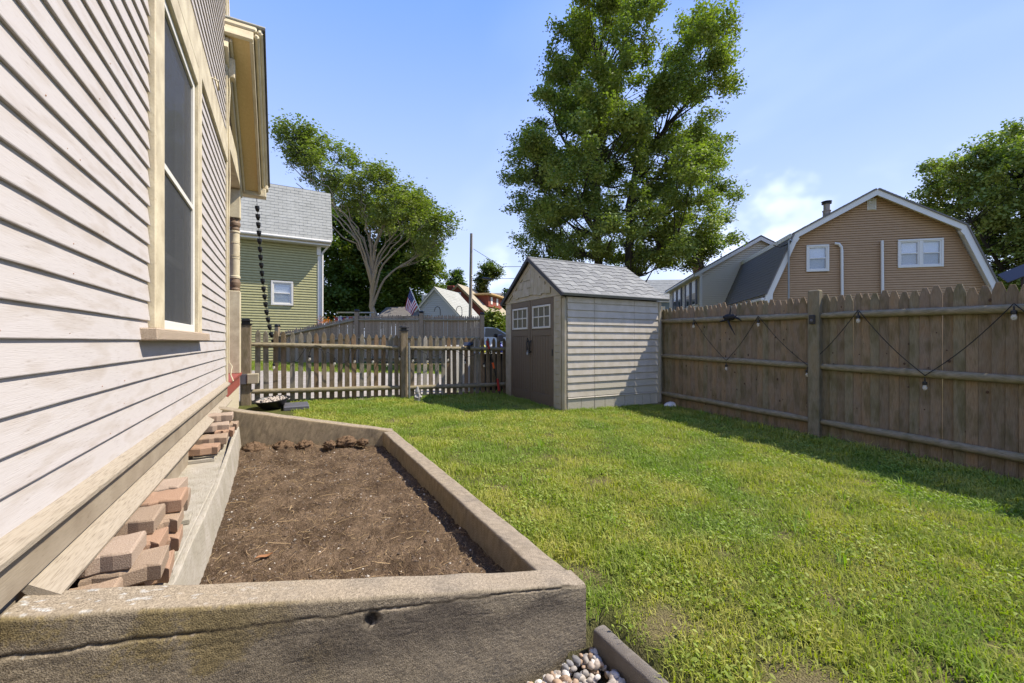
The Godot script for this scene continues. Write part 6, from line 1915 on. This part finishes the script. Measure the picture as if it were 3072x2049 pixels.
# rows: [height, left, right] of the crown's outline in metres about the trunk foot, from low to high
func tree(called: String, label: String, at: Vector3, rows: Array, stems: Array, trunk_r: float, bark: Material, o: Dictionary) -> void:
	var r := RandomNumberGenerator.new()
	r.seed = o.get("seed", 1)
	var t := thing(called, label, "tree", at, -28.76 + o.get("turn", 0.0), o.get("group", ""))
	var SP := []           # points along stems with radius
	for s in stems:
		var cv := Curve3D.new()
		for i in s.size():
			var d: Vector3 = (s[mini(i + 1, s.size() - 1)] - s[maxi(i - 1, 0)]) * 0.16
			cv.add_point(s[i], -d, d)
		var P := []; var R := []
		var n := 14
		var r0: float = trunk_r * (1.0 if stems.find(s) < o.get("main", 1) else o.get("limb", 0.5))
		for i in n + 1:
			var p := cv.sample_baked(cv.get_baked_length() * i / n)
			var u := float(i) / n
			var rr := r0 * (1.0 - 0.88 * pow(u, 0.8)) * (1.0 + 0.25 * pow(1.0 - u, 8.0)) + 0.012
			P.append(p + Vector3(1, 0.3, 0.7) * o.get("wob", 0.04) * fn.get_noise_2d(i * 55.0, s[-1].x * 90) * u); R.append(rr)
			if i > 2: SP.append([p, rr])
		var st := st0()
		tube(st, P, R, 9, false)
		shape("trunk" if stems.find(s) < o.get("main", 1) else "limb", t, st.commit(), bark)
	var bst := st0()
	var X := []; var K := []
	var y0: float = rows[0][0]; var y1: float = rows[-1][0]
	var nc: int = o.get("clumps", 200)
	var per: int = o.get("per", 50)
	var cr: float = o.get("clump_r", 0.55)
	var dep: float = o.get("depth", 0.8)
	var cdark: Color = o.get("dark", Color(0.045, 0.085, 0.02))
	var clite: Color = o.get("lite", Color(0.1, 0.16, 0.035))
	var made := 0
	var tries := 0
	while made < nc and tries < nc * 30:
		tries += 1
		var y := r.randf_range(y0, y1)
		var e := interp_rows(rows, y)
		var hw: float = (e[1] - e[0]) * 0.5
		if r.randf() > clampf(hw / o.get("wref", 4.0), 0.15, 1.0): continue
		var mid: float = (e[0] + e[1]) * 0.5
		var ang := r.randf() * TAU
		var q := pow(r.randf(), o.get("shell", 0.42))
		var x := mid + cos(ang) * q * maxf(hw - cr * 0.5, 0.1)
		var z: float = sin(ang) * q * hw * dep
		var skip := false
		for g in o.get("gaps", []):
			if Vector2(x - g[0], y - g[1]).length() < g[2] and r.randf() < 0.97: skip = true
		if skip: continue
		made += 1
		var c := Vector3(x, y, z)
		# branch from the nearest lower stem point
		var best := 1e9; var bp := Vector3.ZERO; var br := 0.05
		for s in SP:
			var d: float = (s[0] - c).length() + maxf(0.0, s[0].y - c.y + 0.8) * 2.0
			if d < best: best = d; bp = s[0]; br = s[1]
		if made % int(o.get("every", 1)) == 0:
			var m1 := bp.lerp(c, 0.5) + Vector3(0, -0.08 * best + r.randf_range(-0.1, 0.1), r.randf_range(-0.15, 0.15))
			var b0 := minf(br * 0.6, 0.02 + best * 0.014)
			tube(bst, [bp, m1, c], [b0, b0 * 0.6, 0.008], 5, false)
		var hue := r.randf()
		var yel := r.randf()
		var out := Vector3(c.x - mid, 0.5, c.z).normalized()
		var spray := Vector3.ZERO
		var ns := 5
		for i in per:
			if i % (per / ns) == 0:
				spray = (out * r.randf_range(0.3, 1.0) + Vector3(r.randfn(), r.randfn() * 0.6 + o.get("rise", 0.25), r.randfn()) * 0.55).normalized() * cr * r.randf_range(0.9, 1.7)
			var u := r.randf()
			var d := spray * u + Vector3(r.randfn(), r.randfn() * 0.8, r.randfn()) * cr * 0.17 * (1.15 - 0.6 * u)
			var sc := r.randf_range(0.75, 1.25)
			X.append(Transform3D(Basis.from_euler(Vector3(r.randf_range(-0.5, 0.5), r.randf() * TAU, r.randf_range(-0.5, 0.5))).scaled(Vector3.ONE * sc), c + d))
			var k := cdark.lerp(clite, clampf(hue * 0.75 + r.randf() * 0.4, 0, 1))
			if yel < 0.12: k = k.lerp(Color(0.2, 0.2, 0.035), 0.5)
			K.append(k)
	tag(shape("branches", t, bst.commit(), bark), "", "", "", "stuff")
	tag(multi("crown", t, leaf_cluster(o.get("leaves", 9), o.get("leaf_r", 0.2), o.get("leaf", 0.11), o.get("seed", 1)), M.leaf, X, K), "", "", "", "stuff")

func px_rows(R: Array, cx: float, D: float, foot: float) -> Array:   # outline measured as [row, left, right]; metres about the foot
	var o := []
	for q in R: o.append([1.2 + (784.0 - q[0]) / 956.7 * D - foot, (q[1] - cx) / 956.7 * D, (q[2] - cx) / 956.7 * D])
	o.sort_custom(func(a, b): return a[0] < b[0])
	return o

func build_trees() -> void:
	var D := 19.0
	var rows := px_rows([[22, 1560, 1612], [40, 1325, 1622], [75, 1255, 1630], [120, 1255, 1645], [160, 1242, 1670], [205, 1240, 1692], [250, 1225, 1668], [300, 1185, 1635], [350, 1175, 1640], [400, 1138, 1672], [450, 1148, 1690], [500, 1152, 1692], [550, 1185, 1670], [595, 1210, 1645], [625, 1310, 1615]], 1410, D, -0.1)
	var at := cam((1410 - 1175.5) / 956.7 * D, D, -0.1)
	var s1 := [Vector3(-0.5, -0.2, 0), Vector3(-0.55, 3.4, 0.05), Vector3(-0.62, 6.0, 0.2), Vector3(-0.45, 9.0, 0.1), Vector3(-0.6, 12.0, 0.0)]
	var s2 := [Vector3(0.5, -0.2, 0.1), Vector3(0.5, 3.0, 0.1), Vector3(0.62, 6.0, -0.1), Vector3(1.2, 8.5, -0.2), Vector3(1.9, 10.6, 0.0), Vector3(2.4, 12.4, 0.1)]
	var lim := [
		[Vector3(-0.58, 4.6, 0.1), Vector3(-1.7, 5.8, 0.5), Vector3(-3.3, 6.9, 0.9)],
		[Vector3(-0.6, 6.0, 0.15), Vector3(-1.5, 7.8, -0.4), Vector3(-2.4, 10.2, -0.7)],
		[Vector3(-0.57, 5.4, 0.15), Vector3(-0.9, 7.0, 1.2), Vector3(-1.2, 9.0, 2.2)],
		[Vector3(0.56, 4.4, 0.05), Vector3(1.8, 5.2, 0.7), Vector3(3.4, 6.0, 1.3)],
		[Vector3(0.6, 5.6, 0), Vector3(1.9, 7.0, -0.9), Vector3(3.4, 8.6, -1.3)],
		[Vector3(0.8, 6.8, -0.1), Vector3(2.0, 8.4, 0.8), Vector3(3.3, 9.8, 1.1)],
		[Vector3(0.55, 3.6, 0.1), Vector3(1.4, 3.9, 1.0), Vector3(2.6, 3.6, 1.8)],
		[Vector3(-0.55, 3.8, 0.1), Vector3(-1.6, 4.1, -0.8), Vector3(-2.9, 4.4, -1.4)]]
	var stems := [s1, s2]
	stems.append_array(lim)
	stems = stems.map(func(s): return s.map(func(v): return v * (1.357 if v != s[-1] else 1.2)))
	tree("maple_tree", "tall double trunked green maple rising behind the garden shed", at, rows, stems, 0.29, M.maple_bark, {"seed": 3, "main": 2, "limb": 0.45, "clumps": 430, "per": 66, "clump_r": 0.56, "depth": 0.85, "leaves": 9, "leaf_r": 0.24, "leaf": 0.10, "shell": 0.5, "wob": 0.25, "gaps": [[1.63, 15.6, 1.5], [1.2, 13.4, 0.8], [5.7, 9.9, 0.6], [-4.9, 10.3, 0.8], [0.07, 4.7, 0.6], [0.07, 8.5, 0.5], [-5.0, 6.4, 0.55], [5.3, 5.8, 0.7], [-0.1, 14.9, 0.4], [2.6, 11.5, 0.5], [-2.2, 8.6, 0.5], [3.2, 7.6, 0.5], [-3.0, 13.0, 0.45], [0.6, 11.6, 0.45], [-1.0, 6.8, 0.45], [4.0, 8.6, 0.4]], "dark": Color(0.13, 0.175, 0.055), "lite": Color(0.38, 0.42, 0.135)})
	# pale trunked spreading tree
	D = 24.0
	rows = px_rows([[305, 640, 720], [330, 640, 760], [360, 655, 800], [400, 690, 905], [440, 740, 960], [480, 770, 1035], [520, 800, 1050], [555, 830, 1030], [590, 880, 1005]], 855, D, 0.4)
	stems = [[Vector3(0, -0.3, 0), Vector3(0.03, 2.0, 0), Vector3(-0.05, 4.0, 0), Vector3(0.1, 6.0, 0)]]
	var tips := [[-4.6, 11.2, 0.5], [-3.6, 10.2, -1.5], [-2.4, 9.6, 1.2], [-1.2, 9.4, -0.6], [-0.2, 8.9, 1.0], [0.6, 9.1, -1.2], [1.5, 8.6, 0.6], [2.6, 8.4, -0.8], [3.6, 7.8, 0.6], [4.4, 6.9, -0.3], [-2.9, 8.0, 0.0], [2.2, 6.6, 1.5], [-1.7, 8.6, 0.3], [-0.7, 8.8, 0.2], [0.2, 8.4, -0.4], [1.0, 8.0, 0.2], [2.0, 7.8, 0.1], [-3.9, 9.6, 0.9]]
	for i in tips.size():
		var e := Vector3(tips[i][0], tips[i][1], tips[i][2])
		var b := Vector3(0, [3.9, 4.3, 4.0, 4.6, 4.9, 4.4, 4.8, 4.1, 3.2, 2.8, 4.2, 3.4, 4.5, 5.0, 5.2, 4.9, 4.3, 4.1][i], 0)
		stems.append([b, b.lerp(e, 0.35) + Vector3(-e.x * 0.16, 0.35, 0), b.lerp(e, 0.7) + Vector3(-e.x * 0.08, 0.2, 0), e])
	tree("pale_trunked_tree", "spreading tree with pale bare limbs and thin leaves beyond the far fence", cam((855 - 1175.5) / 956.7 * D, D, 0.4), rows, stems, 0.26, M.pale_bark, {"seed": 9, "main": 1, "limb": 0.24, "wob": 0.5, "clumps": 190, "per": 25, "clump_r": 0.5, "depth": 0.5, "gaps": [[0.2, 5.6, 1.7], [-1.2, 7.0, 1.3], [1.2, 6.4, 1.0]], "leaves": 8, "leaf_r": 0.26, "leaf": 0.14, "shell": 0.4, "wref": 3.0, "dark": Color(0.17, 0.215, 0.075), "lite": Color(0.36, 0.39, 0.15)})
	# dark trees behind it
	var dk := [[760, 33.0, [[470, 735, 790], [520, 710, 830], [580, 700, 850], [650, 700, 860], [735, 705, 860]], "dark dense tree right behind the green house corner"],
		[850, 34.0, [[440, 810, 880], [500, 780, 920], [580, 770, 940], [660, 770, 940], [735, 775, 935]], "dark dense tree behind the pale trunk"],
		[935, 32.0, [[470, 880, 980], [530, 860, 1010], [590, 860, 1025], [640, 870, 1005], [700, 880, 960], [735, 890, 940]], "dark green tree overhanging the flag"]]
	for q in dk:
		D = q[1]
		tree("dark_tree", q[3], cam((q[0] - 1175.5) / 956.7 * D, D, 0.4), px_rows(q[2], q[0], D, 0.4), [[Vector3(0, -0.3, 0), Vector3(0.1, 3, 0), Vector3(0, 6.5, 0)]], 0.22, M.dark_bark, {"seed": int(q[0]), "clumps": 120, "per": 30, "clump_r": 0.95, "depth": 0.8, "leaves": 8, "leaf_r": 0.42, "leaf": 0.24, "wref": 2.5, "dark": Color(0.06, 0.10, 0.025), "lite": Color(0.16, 0.22, 0.045), "group": "dark trees behind the pale trunked tree", "every": 2})
	# tree at the right edge
	D = 22.0
	rows = px_rows([[280, 2330, 2400], [310, 2300, 2450], [345, 2190, 2500], [400, 2155, 2530], [450, 2150, 2540], [480, 2140, 2540], [520, 2200, 2530], [570, 2210, 2520], [620, 2230, 2500], [670, 2260, 2470]], 2340, D, -0.3)
	tree("broad_tree", "broad green tree at the right edge behind the brown house", cam((2340 - 1175.5) / 956.7 * D, D, -0.3), rows, [[Vector3(0, -0.3, 0), Vector3(0.0, 3, 0), Vector3(0.2, 7, 0), Vector3(0.1, 11, 0)], [Vector3(0, 3.2, 0), Vector3(-1.2, 5.2, 0.3), Vector3(-3.2, 7.6, 0.6)], [Vector3(0.05, 4, 0), Vector3(1.5, 6, -0.3), Vector3(3.0, 8.4, 0.2)]], 0.3, M.dark_bark, {"seed": 17, "main": 1, "limb": 0.5, "clumps": 300, "per": 40, "clump_r": 0.62, "depth": 0.8, "leaves": 8, "leaf_r": 0.28, "leaf": 0.16, "shell": 0.45, "dark": Color(0.13, 0.18, 0.055), "lite": Color(0.34, 0.38, 0.12)})
	# small ones far off
	var sm := [[1048, 44.0, [[628, 1040, 1056], [645, 1032, 1066], [665, 1026, 1072], [700, 1030, 1070]], "round little tree above the red brick house roof", Color(0.05, 0.085, 0.02), Color(0.12, 0.17, 0.04)],
		[1118, 42.0, [[612, 1108, 1140], [628, 1100, 1152], [645, 1096, 1128], [672, 1094, 1115], [690, 1096, 1112]], "feathery thin tree between the utility pole and shed", Color(0.09, 0.13, 0.03), Color(0.17, 0.2, 0.06)],
		[1163, 46.0, [[672, 1156, 1180], [690, 1153, 1195], [715, 1152, 1200], [735, 1152, 1200]], "dark bush left of the shed gable", Color(0.035, 0.065, 0.015), Color(0.09, 0.14, 0.03)],
		[1138, 29.0, [[736, 1120, 1152], [748, 1112, 1166], [765, 1110, 1170]], "light green bush behind the silver car", Color(0.12, 0.17, 0.03), Color(0.22, 0.24, 0.05)],
		[985, 40.0, [[605, 960, 1015], [640, 945, 1030], [690, 940, 1030], [720, 950, 1020]], "light leafed tree behind the pale grey house", Color(0.09, 0.14, 0.03), Color(0.18, 0.22, 0.05)],
		[1560, 26.0, [[748, 1535, 1590], [770, 1520, 1600]], "low hedge behind the tall fence near the shed", Color(0.05, 0.085, 0.02), Color(0.12, 0.17, 0.04)]]
	for q in sm:
		D = q[1]
		var ft := 0.4 if q[1] < 41.0 else 0.3
		var hh: float = 1.2 + (784.0 - q[2][0][0]) / 956.7 * D - ft
		tree("small_tree" if D > 41 or q[0] == 985 else "bush", q[3], cam((q[0] - 1175.5) / 956.7 * D, D, ft), px_rows(q[2], q[0], D, ft), [[Vector3(0, -0.2, 0), Vector3(0.05, hh * 0.4, 0), Vector3(0.0, hh * 0.85, 0)]], 0.12, M.dark_bark, {"seed": int(q[0]), "clumps": 46, "per": 22, "clump_r": 0.5, "depth": 0.8, "leaves": 8, "leaf_r": 0.3, "leaf": 0.2, "wref": 0.8, "dark": q[4], "lite": q[5]})

# ================================================================ light
func build_sky() -> void:
	var cam3 := Camera3D.new()
	cam3.name = "camera"
	add_child(cam3)
	cam3.position = V(0.62, 1.2, 0.0)
	cam3.rotation_degrees = Vector3(0, -28.76, 0)
	cam3.fov = 78.67
	cam3.near = 0.05
	cam3.far = 800.0
	cam3.current = true
	var sun := DirectionalLight3D.new()
	sun.name = "sun"
	add_child(sun)
	sun.basis = Basis.looking_at(-Vector3(1.0, 1.42, 0.36))
	sun.light_energy = SUN_E
	sun.light_color = Color(1.0, 0.96, 0.895)
	sun.light_angular_distance = 0.5
	sun.shadow_enabled = true
	var sky := ProceduralSkyMaterial.new()
	sky.sky_top_color = C(44, 118, 226)
	sky.sky_horizon_color = C(206, 220, 242)
	sky.sky_curve = 0.42
	sky.sky_energy_multiplier = SKY_E
	sky.ground_bottom_color = C(120, 126, 110)
	sky.ground_horizon_color = C(190, 200, 210)
	sky.sun_angle_max = 20.0
	sky.sun_curve = 0.1
	# clouds: thin high streaks, low cumulus banks near the horizon
	var w := 1536; var h := 768
	var im := Image.create(w, h, false, Image.FORMAT_RGBA8)
	im.fill(Color(1, 1, 1, 0))
	var cn := FastNoiseLite.new()
	cn.noise_type = FastNoiseLite.TYPE_SIMPLEX_SMOOTH
	cn.fractal_octaves = 5
	cn.frequency = 1.0
	cn.seed = 4
	for j in range(0, h / 2):
		var el := (0.5 - (j + 0.5) / h) * PI
		var ce := cos(el); var se := sin(el)
		for i in w:
			var az := (i + 0.5) / w * TAU
			var d := Vector3(sin(az) * ce, se, -cos(az) * ce)
			var q := d / (se + 0.22)
			var n := cn.get_noise_3d(q.x * 0.9 + 3.0, q.z * 0.45, 0.0)
			var a := smoothstep(0.0, 0.7, n) * 0.3
			var c2 := cn.get_noise_3d(d.x * 5.5, d.y * 10.0, d.z * 5.5)
			var base := smoothstep(0.36, 0.07, el) * smoothstep(0.0, 0.1, el + 0.03)
			var cu := smoothstep(-0.02, 0.34, c2 + 0.22 * (base - 0.6))
			# a brighter bank over the houses on the right
			var dz := wrapf(az - 1.04, -PI, PI)
			var bank := exp(-pow(dz / 0.19, 2.0)) * smoothstep(0.05, -0.04, el - 0.235 + 0.16 * cn.get_noise_3d(d.x * 8.0 + 5.0, d.y * 12.0, d.z * 8.0))
			a = maxf(a, cu * base * 0.6)
			a = maxf(a, bank * (0.75 + 0.4 * c2))
			im.set_pixel(i, j, Color(1, 1, 1, clampf(a, 0, 1)))
	sky.sky_cover = ImageTexture.create_from_image(im)
	sky.sky_cover_modulate = Color(0.60, 0.58, 0.56, 0.8)
	var e := Environment.new()
	e.background_mode = Environment.BG_SKY
	e.sky = Sky.new()
	e.sky.sky_material = sky
	e.tonemap_mode = Environment.TONE_MAPPER_LINEAR
	e.tonemap_exposure = EXPO
	e.sdfgi_enabled = true
	e.ssao_enabled = true
	e.ssil_enabled = true
	var we := WorldEnvironment.new()
	we.name = "world_environment"
	we.environment = e
	add_child(we)


func _ready() -> void:
	fn.noise_type = FastNoiseLite.TYPE_SIMPLEX_SMOOTH
	fn.frequency = 0.05
	fn.fractal_octaves = 3
	fn.seed = 12
	fn2.noise_type = FastNoiseLite.TYPE_SIMPLEX_SMOOTH
	fn2.frequency = 0.05
	fn2.fractal_octaves = 2
	fn2.seed = 99
	build_sky()
	make_materials()
	mat("tan_shingle", [C(150, 140, 118), C(172, 162, 138)], Vector3(2, 2, 2), 0.06, 0.9)
	flat("screen_grey", Color(0.58, 0.6, 0.62), 0.6)
	flat("sky_glass", Color(0.75, 0.8, 0.86), 0.15)
	build_ground()
	build_house()
	build_planter()
	build_shed()
	build_stockade()
	build_picket_fence()
	build_far_fence()
	build_green_house()
	build_brown_house()
	build_far_houses()
	build_street()
	build_trees()
	build_ledge()
	build_gravel()
	build_lawn()
